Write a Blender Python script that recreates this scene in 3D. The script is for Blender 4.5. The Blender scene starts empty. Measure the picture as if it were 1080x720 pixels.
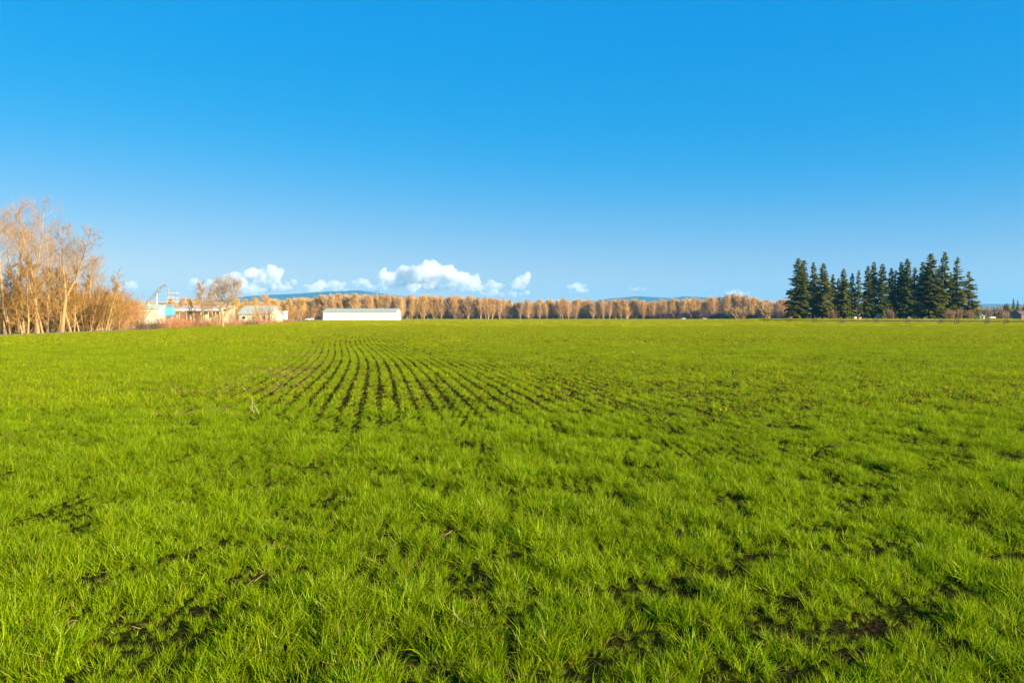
import bpy, bmesh, math, random
import numpy as np
from mathutils import Vector, noise as mnoise

# ------------------------------------------------------------------ camera, world, sun, exposure
S = bpy.context.scene
COL = S.collection
F = 840.0            # focal length in photo pixels (1080 wide)
HZ = 335.0           # horizon row in the photo
EYE = 1.6
cam_d = bpy.data.cameras.new('camera')
cam = bpy.data.objects.new('camera', cam_d); COL.objects.link(cam)
cam_d.sensor_width = 36; cam_d.lens = 36 * F / 1080
cam_d.clip_start = 0.1; cam_d.clip_end = 120000
cam.location = (0, 0, EYE)
cam.rotation_euler = (math.radians(90) - math.atan(25 / F), 0, 0)
S.camera = cam

SUN_EL, SUN_AZ = math.radians(18.5), math.radians(122)   # azimuth from the view axis (+Y) towards the right (+X)
w = bpy.data.worlds.new('World'); S.world = w; w.use_nodes = True
nt = w.node_tree; nt.nodes.clear()
sky = nt.nodes.new('ShaderNodeTexSky'); sky.sky_type = 'NISHITA'; sky.sun_disc = False
sky.sun_elevation = SUN_EL; sky.sun_rotation = SUN_AZ
sky.altitude = 50; sky.air_density = 1.15; sky.dust_density = 0.25; sky.ozone_density = 2.2
EXPO = 1.45
# colour grade of the whole sky (one linear colour matrix, the same for every ray)
GR = [((0.640, 0.214, -0.318), -0.055), ((0.2780, 0.2190, -0.0807), 0.094), ((-0.1074, 0.0648, 0.2201), 0.3050)]
kk = 2 ** (1.1 - EXPO)
bg = nt.nodes.new('ShaderNodeBackground'); bg.inputs['Strength'].default_value = 0.1
ow = nt.nodes.new('ShaderNodeOutputWorld'); cb = nt.nodes.new('ShaderNodeCombineColor')
for ci, (row, c0) in enumerate(GR):
    dp = nt.nodes.new('ShaderNodeVectorMath'); dp.operation = 'DOT_PRODUCT'
    dp.inputs[1].default_value = [q * .085 * kk / .1 for q in row]
    ad = nt.nodes.new('ShaderNodeMath'); ad.operation = 'ADD'; ad.inputs[1].default_value = c0 * kk / .1
    mxn = nt.nodes.new('ShaderNodeMath'); mxn.operation = 'SMOOTH_MAX'; mxn.inputs[1].default_value = 0.0; mxn.inputs[2].default_value = 0.5
    nt.links.new(sky.outputs[0], dp.inputs[0]); nt.links.new(dp.outputs['Value'], ad.inputs[0])
    nt.links.new(ad.outputs[0], mxn.inputs[0]); nt.links.new(mxn.outputs[0], cb.inputs[ci])
nt.links.new(cb.outputs[0], bg.inputs['Color'])
nt.links.new(bg.outputs[0], ow.inputs['Surface'])
sd = bpy.data.lights.new('sun', 'SUN'); sd.energy = 5.0; sd.angle = math.radians(0.5); sd.color = (1.0, 0.86, 0.66)
so = bpy.data.objects.new('sun', sd); COL.objects.link(so)
sdir = Vector((math.sin(SUN_AZ) * math.cos(SUN_EL), math.cos(SUN_AZ) * math.cos(SUN_EL), math.sin(SUN_EL)))
so.rotation_euler = sdir.to_track_quat('Z', 'Y').to_euler(); so.location = sdir * 100
vs = S.view_settings; vs.view_transform = 'Standard'; vs.look = 'None'; vs.gamma = 1; vs.use_curve_mapping = False
vs.exposure = EXPO
cy = S.cycles
cy.use_denoising = True
cy.max_bounces = 26; cy.diffuse_bounces = 3; cy.transmission_bounces = 4; cy.volume_bounces = 24; cy.transparent_max_bounces = 8
cy.use_adaptive_sampling = True; cy.adaptive_threshold = 0.01
cy.caustics_reflective = False; cy.caustics_refractive = False

RNG = np.random.default_rng(7)
PI = math.pi

# ------------------------------------------------------------------ helpers
def P(px, D):                 # plan position of photo column px at depth D
    return (px - 540) / F * D
def DY(y):                    # depth at which flat ground shows at photo row y
    return EYE * F / (y - HZ)
def ZY(y, D):                 # height shown at photo row y at depth D
    return EYE + (HZ - y) / F * D
def ss(x, a, b):
    t = np.clip((x - a) / (b - a), 0, 1); return t * t * (3 - 2 * t)
def hgt(x, y):
    x = np.asarray(x, float); y = np.asarray(y, float)
    px = 540 + F * x / np.maximum(y, 1.0)
    return 0.95 * ss(y, 190, 300) * ss(px, 770, 835) * (1 - ss(y, 2000, 4000))
def h1(x, y): return float(hgt(x, y))

def vnoise(x, y, seed=0):
    xi = np.floor(x).astype(np.int64); yi = np.floor(y).astype(np.int64)
    xf = x - xi; yf = y - yi
    def hsh(a, b):
        n = (a * 374761393 + b * 668265263 + seed * 2147483647 + 1013904223) & 0xFFFFFFFF
        n = ((n ^ (n >> 13)) * 1274126177) & 0xFFFFFFFF
        n = (n ^ (n >> 16)) & 0xFFFFFFFF
        return (n & 0xFFFFFF) / float(0xFFFFFF)
    u = xf * xf * (3 - 2 * xf); v = yf * yf * (3 - 2 * yf)
    a = hsh(xi, yi); b = hsh(xi + 1, yi); c = hsh(xi, yi + 1); d = hsh(xi + 1, yi + 1)
    return (a * (1 - u) + b * u) * (1 - v) + (c * (1 - u) + d * u) * v
def fbm(x, y, seed=0, o=3):
    s = 0; a = 0.5; t = 0
    for i in range(o):
        s = s + a * vnoise(x * 2 ** i, y * 2 ** i, seed + i * 17); t += a; a *= 0.5
    return s / t

def tag(o, label=None, cat=None, group=None, kind=None):
    if label:
        o['label'] = label
        if len(label.split()) > 16: print('LONG', len(label.split()), label)
    if cat: o['category'] = cat
    if group: o['group'] = group
    if kind: o['kind'] = kind
    return o
def empty(name, loc, rz=0, label=None, cat=None, group=None):
    o = bpy.data.objects.new(name, None); COL.objects.link(o)
    o.location = loc; o.rotation_euler = (0, 0, rz); o.empty_display_size = 0.5
    return tag(o, label, cat, group)
KIDS = {}
def link(name, me, mat=None, parent=None, loc=None):
    o = bpy.data.objects.new(name, me); COL.objects.link(o)
    if mat is not None:
        if len(me.materials) == 0: me.materials.append(mat)
    if parent is not None:
        o.parent = parent; KIDS.setdefault(parent.name, []).append(o)
    if loc is not None: o.location = loc
    return o
def copy_tree(o, parent=None):
    c = o.copy(); COL.objects.link(c)
    if parent is not None: c.parent = parent
    KIDS[c.name] = []
    for ch in KIDS.get(o.name, []):
        k = copy_tree(ch, c); KIDS[c.name].append(k)
    return c

class MB:
    def __init__(s): s.v = []; s.f = []; s.c = []
    def tube(s, pts, rad, n=6, cap=True):
        b = len(s.v); pts = [Vector(p) for p in pts]
        for i, p in enumerate(pts):
            d = (pts[min(i + 1, len(pts) - 1)] - pts[max(i - 1, 0)])
            d = d.normalized() if d.length > 1e-9 else Vector((0, 0, 1))
            a = Vector((0, 0, 1)) if abs(d.z) < 0.9 else Vector((1, 0, 0))
            u = d.cross(a).normalized(); v = d.cross(u)
            for k in range(n):
                t = 2 * PI * k / n
                s.v.append(tuple(p + (u * math.cos(t) + v * math.sin(t)) * rad[i]))
        for i in range(len(pts) - 1):
            for k in range(n):
                k2 = (k + 1) % n
                s.f.append((b + i * n + k, b + i * n + k2, b + (i + 1) * n + k2, b + (i + 1) * n + k))
        if cap and n > 2:
            s.f.append(tuple(b + k for k in range(n))[::-1])
            e = b + (len(pts) - 1) * n
            s.f.append(tuple(e + k for k in range(n)))
        return s
    def box(s, x0, x1, y0, y1, z0, z1, rot=None):
        b = len(s.v)
        for (x, y, z) in ((x0, y0, z0), (x1, y0, z0), (x1, y1, z0), (x0, y1, z0), (x0, y0, z1), (x1, y0, z1), (x1, y1, z1), (x0, y1, z1)):
            s.v.append((x, y, z))
        for f in ((0, 3, 2, 1), (4, 5, 6, 7), (0, 1, 5, 4), (1, 2, 6, 5), (2, 3, 7, 6), (3, 0, 4, 7)):
            s.f.append(tuple(b + i for i in f))
        return s
    def poly(s, pts):
        b = len(s.v); s.v += [tuple(p) for p in pts]; s.f.append(tuple(range(b, b + len(pts)))); return s
    def prism(s, prof, x0, x1, axis='x'):        # profile (y,z) extruded along x
        b = len(s.v); n = len(prof)
        for x in (x0, x1):
            for (y, z) in prof: s.v.append((x, y, z) if axis == 'x' else (y, x, z))
        for k in range(n):
            k2 = (k + 1) % n; s.f.append((b + k, b + k2, b + n + k2, b + n + k))
        s.f.append(tuple(b + k for k in range(n))[::-1]); s.f.append(tuple(b + n + k for k in range(n)))
        return s
    def ribbon(s, pts, wid, side):
        b = len(s.v)
        for p, w_ in zip(pts, wid):
            s.v.append(tuple(p - side * w_ * .5)); s.v.append(tuple(p + side * w_ * .5))
        for i in range(len(pts) - 1):
            s.f.append((b + 2 * i, b + 2 * i + 1, b + 2 * i + 3, b + 2 * i + 2))
        return s
    def mesh(s, name, smooth=False):
        me = bpy.data.meshes.new(name); me.from_pydata(s.v, [], s.f); me.update()
        if smooth: me.polygons.foreach_set('use_smooth', [True] * len(me.polygons))
        return me
    def build(s, name, mat, parent=None, loc=None, smooth=False):
        return link(name, s.mesh(name, smooth), mat, parent, loc)

# ------------------------------------------------------------------ materials
def mat(name, base, rough=0.8, var=None, scale=3.0, spec=0.3, bump=0.0, bscale=20, metallic=0.0, coords='Object', per_obj=None, stretch=None, detail=4):
    m = bpy.data.materials.new(name); m.use_nodes = True
    t = m.node_tree; n = t.nodes; bs = n['Principled BSDF']
    bs.inputs['Roughness'].default_value = rough; bs.inputs['Specular IOR Level'].default_value = spec
    bs.inputs['Metallic'].default_value = metallic
    tc = n.new('ShaderNodeTexCoord'); mp = n.new('ShaderNodeMapping')
    t.links.new(tc.outputs[coords], mp.inputs['Vector'])
    if stretch: mp.inputs['Scale'].default_value = stretch
    out = None
    if var:
        nz = n.new('ShaderNodeTexNoise'); nz.inputs['Scale'].default_value = scale; nz.inputs['Detail'].default_value = detail
        t.links.new(mp.outputs[0], nz.inputs['Vector'])
        r = n.new('ShaderNodeValToRGB'); r.color_ramp.elements[0].position = .3; r.color_ramp.elements[1].position = .7
        r.color_ramp.elements[0].color = (*base, 1); r.color_ramp.elements[1].color = (*var, 1)
        t.links.new(nz.outputs[0], r.inputs[0]); out = r.outputs[0]
    if per_obj:
        oi = n.new('ShaderNodeObjectInfo'); r2 = n.new('ShaderNodeValToRGB')
        el = r2.color_ramp.elements
        while len(el) < len(per_obj): el.new(0.5)
        for i, c in enumerate(per_obj):
            el[i].position = i / (len(per_obj) - 1); el[i].color = (*c, 1)
        t.links.new(oi.outputs['Random'], r2.inputs[0])
        if out:
            mx = n.new('ShaderNodeMix'); mx.data_type = 'RGBA'; mx.inputs['Factor'].default_value = .5
            t.links.new(out, mx.inputs[6]); t.links.new(r2.outputs[0], mx.inputs[7]); out = mx.outputs[2]
        else: out = r2.outputs[0]
    if out: t.links.new(out, bs.inputs['Base Color'])
    else: bs.inputs['Base Color'].default_value = (*base, 1)
    if bump:
        nb = n.new('ShaderNodeTexNoise'); nb.inputs['Scale'].default_value = bscale; nb.inputs['Detail'].default_value = 5
        t.links.new(mp.outputs[0], nb.inputs['Vector'])
        b = n.new('ShaderNodeBump'); b.inputs['Strength'].default_value = bump; b.inputs['Distance'].default_value = 0.05
        t.links.new(nb.outputs[0], b.inputs['Height']); t.links.new(b.outputs[0], bs.inputs['Normal'])
    return m

def blade_mat(name, cols, trans=0.45, rough=0.42, patch=True):
    m = bpy.data.materials.new(name); m.use_nodes = True
    t = m.node_tree; n = t.nodes; n.clear()
    out = n.new('ShaderNodeOutputMaterial')
    at = n.new('ShaderNodeAttribute'); at.attribute_name = 'tint'
    r = n.new('ShaderNodeValToRGB'); el = r.color_ramp.elements
    while len(el) < len(cols): el.new(0.5)
    for i, (p, c) in enumerate(cols): el[i].position = p; el[i].color = (*c, 1)
    t.links.new(at.outputs['Fac'], r.inputs[0])
    src = r.outputs[0]
    if patch:
        oi = n.new('ShaderNodeObjectInfo')
        nz = n.new('ShaderNodeTexNoise'); nz.inputs['Scale'].default_value = 0.6; nz.inputs['Detail'].default_value = 3
        t.links.new(oi.outputs['Location'], nz.inputs['Vector'])
        ad = n.new('ShaderNodeMath'); ad.operation = 'MULTIPLY_ADD'; ad.inputs[1].default_value = 0.5; 
        t.links.new(oi.outputs['Random'], ad.inputs[0]); t.links.new(nz.outputs[0], ad.inputs[2])
        mr = n.new('ShaderNodeMapRange'); mr.inputs['From Min'].default_value = .4; mr.inputs['From Max'].default_value = 1.1
        mr.inputs['To Min'].default_value = 0.72; mr.inputs['To Max'].default_value = 1.22
        t.links.new(ad.outputs[0], mr.inputs['Value'])
        h = n.new('ShaderNodeHueSaturation'); t.links.new(mr.outputs[0], h.inputs['Value']); t.links.new(src, h.inputs['Color'])
        mh = n.new('ShaderNodeMapRange'); mh.inputs['To Min'].default_value = .485; mh.inputs['To Max'].default_value = .515
        t.links.new(oi.outputs['Random'], mh.inputs['Value']); t.links.new(mh.outputs[0], h.inputs['Hue'])
        src = h.outputs[0]
    d = n.new('ShaderNodeBsdfDiffuse'); tr = n.new('ShaderNodeBsdfTranslucent'); g = n.new('ShaderNodeBsdfGlossy')
    g.inputs['Roughness'].default_value = rough; g.inputs['Color'].default_value = (.8, .85, .35, 1)
    t.links.new(src, d.inputs['Color']); t.links.new(src, tr.inputs['Color'])
    m1 = n.new('ShaderNodeMixShader'); m1.inputs[0].default_value = trans
    t.links.new(d.outputs[0], m1.inputs[1]); t.links.new(tr.outputs[0], m1.inputs[2])
    m2 = n.new('ShaderNodeMixShader'); m2.inputs[0].default_value = 0.018
    t.links.new(m1.outputs[0], m2.inputs[1]); t.links.new(g.outputs[0], m2.inputs[2])
    t.links.new(m2.outputs[0], out.inputs['Surface'])
    return m

M = {}
M['soil'] = mat('soil', (0.030, 0.019, 0.007), 1.0, (0.026, 0.034, 0.004), 6, spec=0.0, bump=0.9, bscale=25, coords='Generated' if False else 'Object')  # soil toned extra dark: shadow between the tufts is put into its colour
M['ground'] = mat('meadow_ground', (0.20, 0.13, 0.06), 0.95, (0.13, 0.14, 0.04), 0.25, bump=.4, bscale=3)
M['track'] = mat('track_dirt', (0.42, 0.24, 0.13), 0.95, (0.30, 0.18, 0.09), 1.2, bump=.4, bscale=6)
M['gravel'] = mat('pale_gravel', (0.45, 0.33, 0.2), 0.95, (0.36, 0.27, 0.17), .6)
M['wheat'] = blade_mat('wheat_blade', [(0, (0.110, 0.205, 0.001)), (.5, (0.225, 0.340, 0.001)), (.9, (0.410, 0.460, 0.002)), (.955, (0.36, 0.27, 0.03)), (1, (0.46, 0.34, 0.13))])
M['wheat_far'] = blade_mat('wheat_blade_yellowish', [(0, (0.27, 0.285, 0.001)), (.5, (0.43, 0.415, 0.001)), (.9, (0.53, 0.50, 0.002)), (.955, (0.36, 0.27, 0.03)), (1, (0.46, 0.34, 0.13))])
M['straw'] = blade_mat('dry_straw', [(0, (0.24, 0.11, 0.035)), (1, (0.34, 0.24, 0.09))], 0.25, patch=False)
M['bark'] = mat('pale_bark', (0.46, 0.29, 0.10), 0.9, (0.24, 0.17, 0.09), 3, bump=.5, bscale=12, stretch=(1, 1, .3))
M['bark_dark'] = mat('dark_bark', (0.12, 0.085, 0.06), 0.9, (0.20, 0.14, 0.09), 3, stretch=(1, 1, .3))
M['twig_gold'] = mat('golden_twigs', (0.50, 0.27, 0.08), 0.85, per_obj=[(0.34, 0.18, 0.022), (0.22, 0.11, 0.025), (0.37, 0.20, 0.03)])
M['twig_pink'] = mat('pinkish_twigs', (0.34, 0.22, 0.13), 0.85, (0.32, 0.19, 0.05), .35, per_obj=[(0.37, 0.21, 0.09), (0.34, 0.19, 0.05)])
M['twig_far'] = mat('orange_far_twigs', (0.5, 0.25, 0.09), 0.9, per_obj=[(0.62, 0.38, 0.11), (0.56, 0.34, 0.14), (0.66, 0.42, 0.11), (0.52, 0.33, 0.15), (0.62, 0.36, 0.12)])
M['twig_thicket'] = mat('rusty_thicket_twigs', (0.46, 0.21, 0.06), .85, (0.36, 0.17, 0.07), .5)
M['twig_red'] = mat('reddish_stems', (0.50, 0.20, 0.10), 0.85, (0.50, 0.26, 0.10), 1.2)
M['twig_dark'] = mat('dark_purple_stems', (0.11, 0.06, 0.05), 0.85, (0.22, 0.11, 0.07), 1.0)
M['twig_yellow'] = mat('yellow_stems', (0.45, 0.27, 0.05), 0.85, (0.38, 0.23, 0.07), 1.0)
M['fir'] = mat('fir_needles', (0.05, 0.09, 0.024), 0.7, (0.22, 0.24, 0.02), .35, per_obj=[(0.075, 0.105, 0.022), (0.30, 0.27, 0.02), (0.15, 0.165, 0.024)])
def let_through(m, f):
    t = m.node_tree; n = t.nodes; bs = n['Principled BSDF']; o = n['Material Output']
    tr = n.new('ShaderNodeBsdfTranslucent'); mx = n.new('ShaderNodeMixShader'); mx.inputs[0].default_value = f
    lk = bs.inputs['Base Color'].links
    if lk: t.links.new(lk[0].from_socket, tr.inputs['Color'])
    t.links.new(bs.outputs[0], mx.inputs[1]); t.links.new(tr.outputs[0], mx.inputs[2]); t.links.new(mx.outputs[0], o.inputs['Surface'])
let_through(M['fir'], .4)
M['firbark'] = mat('fir_bark', (0.13, 0.085, 0.06), .9, (0.08, 0.055, 0.04), 3)
M['leaf'] = mat('evergreen_leaves', (0.03, 0.06, 0.018), .7, (0.07, 0.09, 0.02), .6)
M['leaf_y'] = mat('yellow_green_leaves', (0.16, 0.14, 0.02), .7, (0.24, 0.17, 0.03), .8)
M['hill'] = mat('forested_hill', (0.02, 0.045, 0.045), 1.0, (0.035, 0.06, 0.045), .002, detail=8)

def metal_mat(name, c, ribs=4.0, axis='X', rough=.45):
    m = mat(name, c, rough, tuple(min(1, q * .9) for q in c), .4, spec=.4)
    t = m.node_tree; n = t.nodes
    wv = n.new('ShaderNodeTexWave'); wv.bands_direction = axis; wv.inputs['Scale'].default_value = ribs
    tc = n.new('ShaderNodeTexCoord'); t.links.new(tc.outputs['Object'], wv.inputs['Vector'])
    b = n.new('ShaderNodeBump'); b.inputs['Strength'].default_value = .5; b.inputs['Distance'].default_value = .04
    t.links.new(wv.outputs['Fac'], b.inputs['Height']); t.links.new(b.outputs[0], n['Principled BSDF'].inputs['Normal'])
    return m
M['white_metal'] = metal_mat('white_siding', (0.70, 0.67, 0.62), 1.2)
M['green_roof'] = metal_mat('pale_green_roofing', (0.47, 0.50, 0.38), 1.2)
M['green_wall'] = metal_mat('pale_green_siding', (0.55, 0.62, 0.42), 1.2)
M['cream'] = mat('cream_paint', (0.72, 0.62, 0.42), .6, (0.6, 0.5, 0.34), .5)
M['white'] = mat('white_paint', (0.66, 0.63, 0.58), .5)
M['pink_roof'] = metal_mat('weathered_pinkish_roofing', (0.62, 0.50, 0.42), 1.0)
M['blue'] = metal_mat('blue_painted_steel', (0.10, 0.42, 0.70), 2.0)
M['teal'] = mat('dark_teal_roof', (0.03, 0.17, 0.22), .5)
M['steel'] = mat('galvanised_steel', (0.38, 0.38, 0.36), .45, metallic=.6)
M['dsteel'] = mat('dark_steel', (0.05, 0.05, 0.05), .6)
M['dark'] = mat('dark_opening', (0.02, 0.02, 0.02), .8)
M['glass'] = mat('window_glass', (0.03, 0.04, 0.05), .08, spec=.6)
M['rubber'] = mat('rubber', (0.02, 0.02, 0.02), .8)
M['redroof'] = mat('reddish_shingles', (0.20, 0.12, 0.10), .85, (0.16, 0.09, 0.08), 1.5)
M['brownwall'] = mat('pinkish_brown_boards', (0.26, 0.17, 0.14), .85, (0.22, 0.14, 0.11), 1.5)

# ------------------------------------------------------------------ ground, field, hills
def XL(y):
    return np.interp(y, [-60, 64, 72, 93, 128, 179, 299, 430, 431, 900], [-41, -41, -40.6, -44, -50, -55, -80, -100, -59, -123])
def in_field(x, y):
    px = 540 + F * x / np.maximum(y, 1)
    ok = (x > XL(y) + (vnoise(y / 3, y * 0 + 3.3, 5) - .5) * 1.2) & (y < 880)
    return ok & ~((px > 812) & (y > 300))
def micro(x, y):
    return 0.10 * fbm(x / 9, y / 14, 3, 2) * (1 - ss(y, 150, 250))

def ring_ground():
    mb_v = []; f = []
    rad = [0.0] + list(np.geomspace(4, 40000, 90)); n = 256
    for r in rad:
        for k in range(n):
            a = 2 * PI * k / n; x, y = r * math.sin(a), r * math.cos(a)
            mb_v.append((x, y, h1(x, y)))
    for i in range(len(rad) - 1):
        for k in range(n):
            k2 = (k + 1) % n
            if i == 0: f.append((0, n + k2, n + k))
            else: f.append((i * n + k, i * n + k2, (i + 1) * n + k2, (i + 1) * n + k))
    me = bpy.data.meshes.new('ground'); me.from_pydata(mb_v, [], f); me.update()
    me.flip_normals() if me.polygons[300].normal.z < 0 else None
    return tag(link('ground', me, M['ground']), kind='structure')
ring_ground()

def field_sheet():
    v = []; f = []
    def sheet(ys, xr, nx):
        b = len(v)
        for y in ys:
            a, c = float(XL(y)), xr(y)
            for i in range(nx):
                x = a + (c - a) * i / (nx - 1)
                v.append((x, y, h1(x, y) + 0.05 + float(micro(np.array(x), np.array(y)))))
        for j in range(len(ys) - 1):
            for i in range(nx - 1):
                q = b + j * nx + i; f.append((q, q + 1, q + nx + 1, q + nx))
    ys = [-60, -30, -10] + list(np.arange(0, 40, 1.0)) + list(np.geomspace(40, 300, 70))
    sheet(ys, lambda y: 60 + 0.9 * max(y, 0), 120)
    sheet(list(np.linspace(300, 880, 30)), lambda y: 272 / F * y, 60)
    me = bpy.data.meshes.new('field'); me.from_pydata(v, [], f); me.update()
    return tag(link('field', me, M['soil']), kind='structure')
field_sheet()

# dirt margin along the left wood
def strip(name, pts, wid, m, dz=0.09):
    b = MB()
    for i in range(len(pts)):
        x, y = pts[i]; dx, dy = (np.array(pts[min(i + 1, len(pts) - 1)]) - np.array(pts[max(i - 1, 0)]))
        L = math.hypot(dx, dy); nx, ny = -dy / L, dx / L
        for s_ in (-1, 1):
            X, Y = x + nx * wid * s_ / 2, y + ny * wid * s_ / 2
            b.v.append((X, Y, h1(X, Y) + dz))
        if i: b.f.append((2 * i - 2, 2 * i - 1, 2 * i + 1, 2 * i))
    me = b.mesh(name)
    return tag(link(name, me, m), kind='structure')
strip('dirt_path', [(-42.6, y) if y < 75 else (float(XL(y)) - 1.6, y) for y in range(40, 122, 3)], 2.2, M['track'], .16)
strip('gravel_road', [(x, 306 + 0.02 * (x - 100)) for x in range(112, 330, 8)], 6, M['gravel'], .12)

def hills(name, D, prof, depth, seed, m, amp):
    pxs = np.array([p[0] for p in prof], float); ys = np.array([p[1] for p in prof], float)
    v = []; f = []; cols = np.arange(pxs[0], pxs[-1], 2.0); rows = 14
    for j in range(rows):
        t = j / (rows - 1)
        Y = D - depth / 2 + depth * t
        for c in cols:
            X = (c - 540) / F * D
            top = ZY(float(np.interp(c, pxs, ys)), D)
            prof_t = max(0.0, math.sin(PI * t)) ** .8
            nz = mnoise.fractal(Vector((X / 900 + seed, Y / 900, 0)), 1.0, 2.0, 5)
            z = -2 + (top + 2) * prof_t + amp * nz * prof_t
            v.append((X, Y, max(z, -2)))
    n = len(cols)
    for j in range(rows - 1):
        for i in range(n - 1):
            q = j * n + i; f.append((q, q + 1, q + n + 1, q + n))
    me = bpy.data.meshes.new(name); me.from_pydata(v, [], f); me.update()
    me.polygons.foreach_set('use_smooth', [True] * len(me.polygons))
    return tag(link(name, me, m), kind='structure')
hills('hills', 9000, [(-500, 330), (-200, 322), (0, 322), (120, 326), (200, 322), (240, 316), (280, 311.5), (310, 310), (352, 307.5), (380, 306.5), (404, 309.5), (420, 311.5), (440, 313.5), (470, 318), (500, 324), (560, 328), (600, 321), (630, 316.5), (651, 314), (674, 312.5), (690, 313.7), (705, 315), (721, 312.6), (741, 313.4), (767, 313.8), (783, 316.5), (800, 320), (830, 325), (900, 327), (980, 323), (1030, 320.5), (1057, 320.5), (1090, 322), (1300, 327), (1700, 331)], 2600, 1.3, M['hill'], 14)
hills('hills', 6800, [(-500, 333), (150, 331), (230, 324), (300, 318), (360, 315.5), (420, 318), (500, 326), (600, 328), (640, 323), (700, 320), (760, 319), (800, 323), (850, 328), (1000, 327), (1050, 324), (1090, 325), (1300, 331)], 1500, 4.3, M['hill'], 10)

# ------------------------------------------------------------------ clouds (volumes inside lumpy closed shells, far beyond the hills)
def vol_mat(name, dens, col=(1, 1, 1), aniso=0.0):
    m = bpy.data.materials.new(name); m.use_nodes = True
    t = m.node_tree; n = t.nodes; n.clear()
    o = n.new('ShaderNodeOutputMaterial'); p = n.new('ShaderNodeVolumePrincipled')
    p.inputs['Color'].default_value = (*col, 1); p.inputs['Density'].default_value = dens
    p.inputs['Anisotropy'].default_value = aniso
    t.links.new(p.outputs[0], o.inputs['Volume'])
    return m
M['cloud'] = vol_mat('cloud_vapour', 0.0038, (.985, .975, .965))
M['cloud_thin'] = vol_mat('thin_cloud_vapour', 0.0036, (.98, .97, .97))
CD = 26000.0; K = CD / F
def cloud(label, lumps, mt, seed, flat=None):
    r = random.Random(seed); bm = bmesh.new()
    for (px, y, rx, ry) in lumps:
        nn = max(3, int(rx / ry * 2.6) + int(rx / 3))
        for k in range(nn):
            a = -1 + 2 * (k + .5) / nn + r.uniform(-.5, .5) / nn; e = math.sqrt(max(0, 1 - a * a))
            cx = px + a * rx * .8; cyy = y - r.uniform(-.9, 1) * ry * e * .6
            rr = ry * r.uniform(.35, .75) * (0.5 + .5 * e)
            mx = bmesh.ops.create_icosphere(bm, subdivisions=2, radius=rr * K)
            off = Vector(((cx - 540) * K, CD + r.uniform(-1, 1) * rx * .4 * K, EYE + (HZ - cyy) * K))
            sx = r.uniform(1.1, 1.8)
            for v in mx['verts']: v.co = Vector((v.co.x * sx, v.co.y * sx, v.co.z)) + off
    me = bpy.data.meshes.new('cloud'); bm.to_mesh(me); bm.free()
    o = link('cloud', me, mt)
    md = o.modifiers.new('r', 'REMESH'); md.mode = 'VOXEL'; md.voxel_size = 30
    dg = bpy.context.evaluated_depsgraph_get(); dg.update()
    me2 = bpy.data.meshes.new_from_object(o.evaluated_get(dg)); o.modifiers.clear()
    o.data = me2
    bq = bmesh.new(); bq.from_mesh(me2); seen = set(); best = []
    for v0 in bq.verts:
        if v0 in seen: continue
        st_ = [v0]; seen.add(v0); isl = []
        while st_:
            q_ = st_.pop(); isl.append(q_)
            for e_ in q_.link_edges:
                w_ = e_.other_vert(q_)
                if w_ not in seen: seen.add(w_); st_.append(w_)
        if len(isl) > len(best): best = isl
    bs_ = set(best); bmesh.ops.delete(bq, geom=[v_ for v_ in bq.verts if v_ not in bs_], context='VERTS')
    bq.to_mesh(me2); bq.free()
    me2.materials.clear(); me2.materials.append(mt)
    n = len(me2.vertices); co = np.empty(n * 3); me2.vertices.foreach_get('co', co); co = co.reshape(-1, 3)
    no = np.empty(n * 3); me2.vertices.foreach_get('normal', no); no = no.reshape(-1, 3)
    d = np.array([mnoise.fractal(Vector(c) / 420, 0.9, 2.1, 4) for c in co])
    d2 = np.array([mnoise.fractal(Vector(c) / 150, 0.8, 2.1, 3) for c in co])
    co = co + no * (d * 150 + d2 * 75)[:, None]
    c0 = co.mean(0); c0[2] = co[:, 2].min()
    me2.vertices.foreach_set('co', (co - c0).ravel()); me2.update(); o.location = c0
    return tag(o, label, 'cloud', kind='structure') if False else tag(o, label, 'cloud')
cloud('large white cumulus cloud with flat top above the treeline, right of the long white barn', [(415, 293, 17, 9), (448, 290, 34, 13), (487, 295, 20, 10), (390, 299, 20, 5), (440, 302, 60, 5)], M['cloud'], 1)
cloud('white heaped cloud above the green roofed farm shed and the forked tree', [(222, 300, 18, 5), (244, 294, 18, 6), (280, 289, 19, 7), (262, 296, 28, 7), (268, 304, 50, 6), (298, 297, 15, 3.5)], M['cloud'], 2)
cloud('small upright white cloud standing at the right end of the cloud bank', [(549, 299, 10, 5), (555, 294, 4, 5)], M['cloud'], 3)
cloud('thin flat grey white veil joining the large cumulus to the small upright cloud', [(505, 303, 44, 4.5), (530, 309, 34, 3.5), (480, 309, 50, 3.5)], M['cloud_thin'], 4)
cloud('thin low cloud streak between the two big white clouds', [(342, 301, 26, 5), (370, 306, 46, 4), (320, 308, 30, 3)], M['cloud_thin'], 5)
cloud('small pale grey streak of cloud above the middle of the treeline', [(612, 302, 19, 3), (608, 306, 16, 3)], M['cloud_thin'], 6)
cloud('long faint cloud wisp above the low blue hills', [(655, 305, 46, 3)], M['cloud_thin'], 7)
cloud('faint white puffs of cloud left of the firs above the treeline', [(750, 308, 10, 3), (776, 309, 16, 3.5)], M['cloud_thin'], 8)
cloud('long pale haze bank lying low behind the barn and under both big clouds', [(290, 311, 80, 4), (420, 311, 90, 4.5), (530, 312, 60, 4)], M['cloud_thin'], 12)
cloud('small pale cloud low behind the leaning snag of the left wood', [(134, 302, 12, 6)], M['cloud_thin'], 9)
cloud('small ragged white cloud just above the open pole shed', [(211, 301, 10, 5), (222, 306, 12, 4)], M['cloud_thin'], 10)

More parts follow.
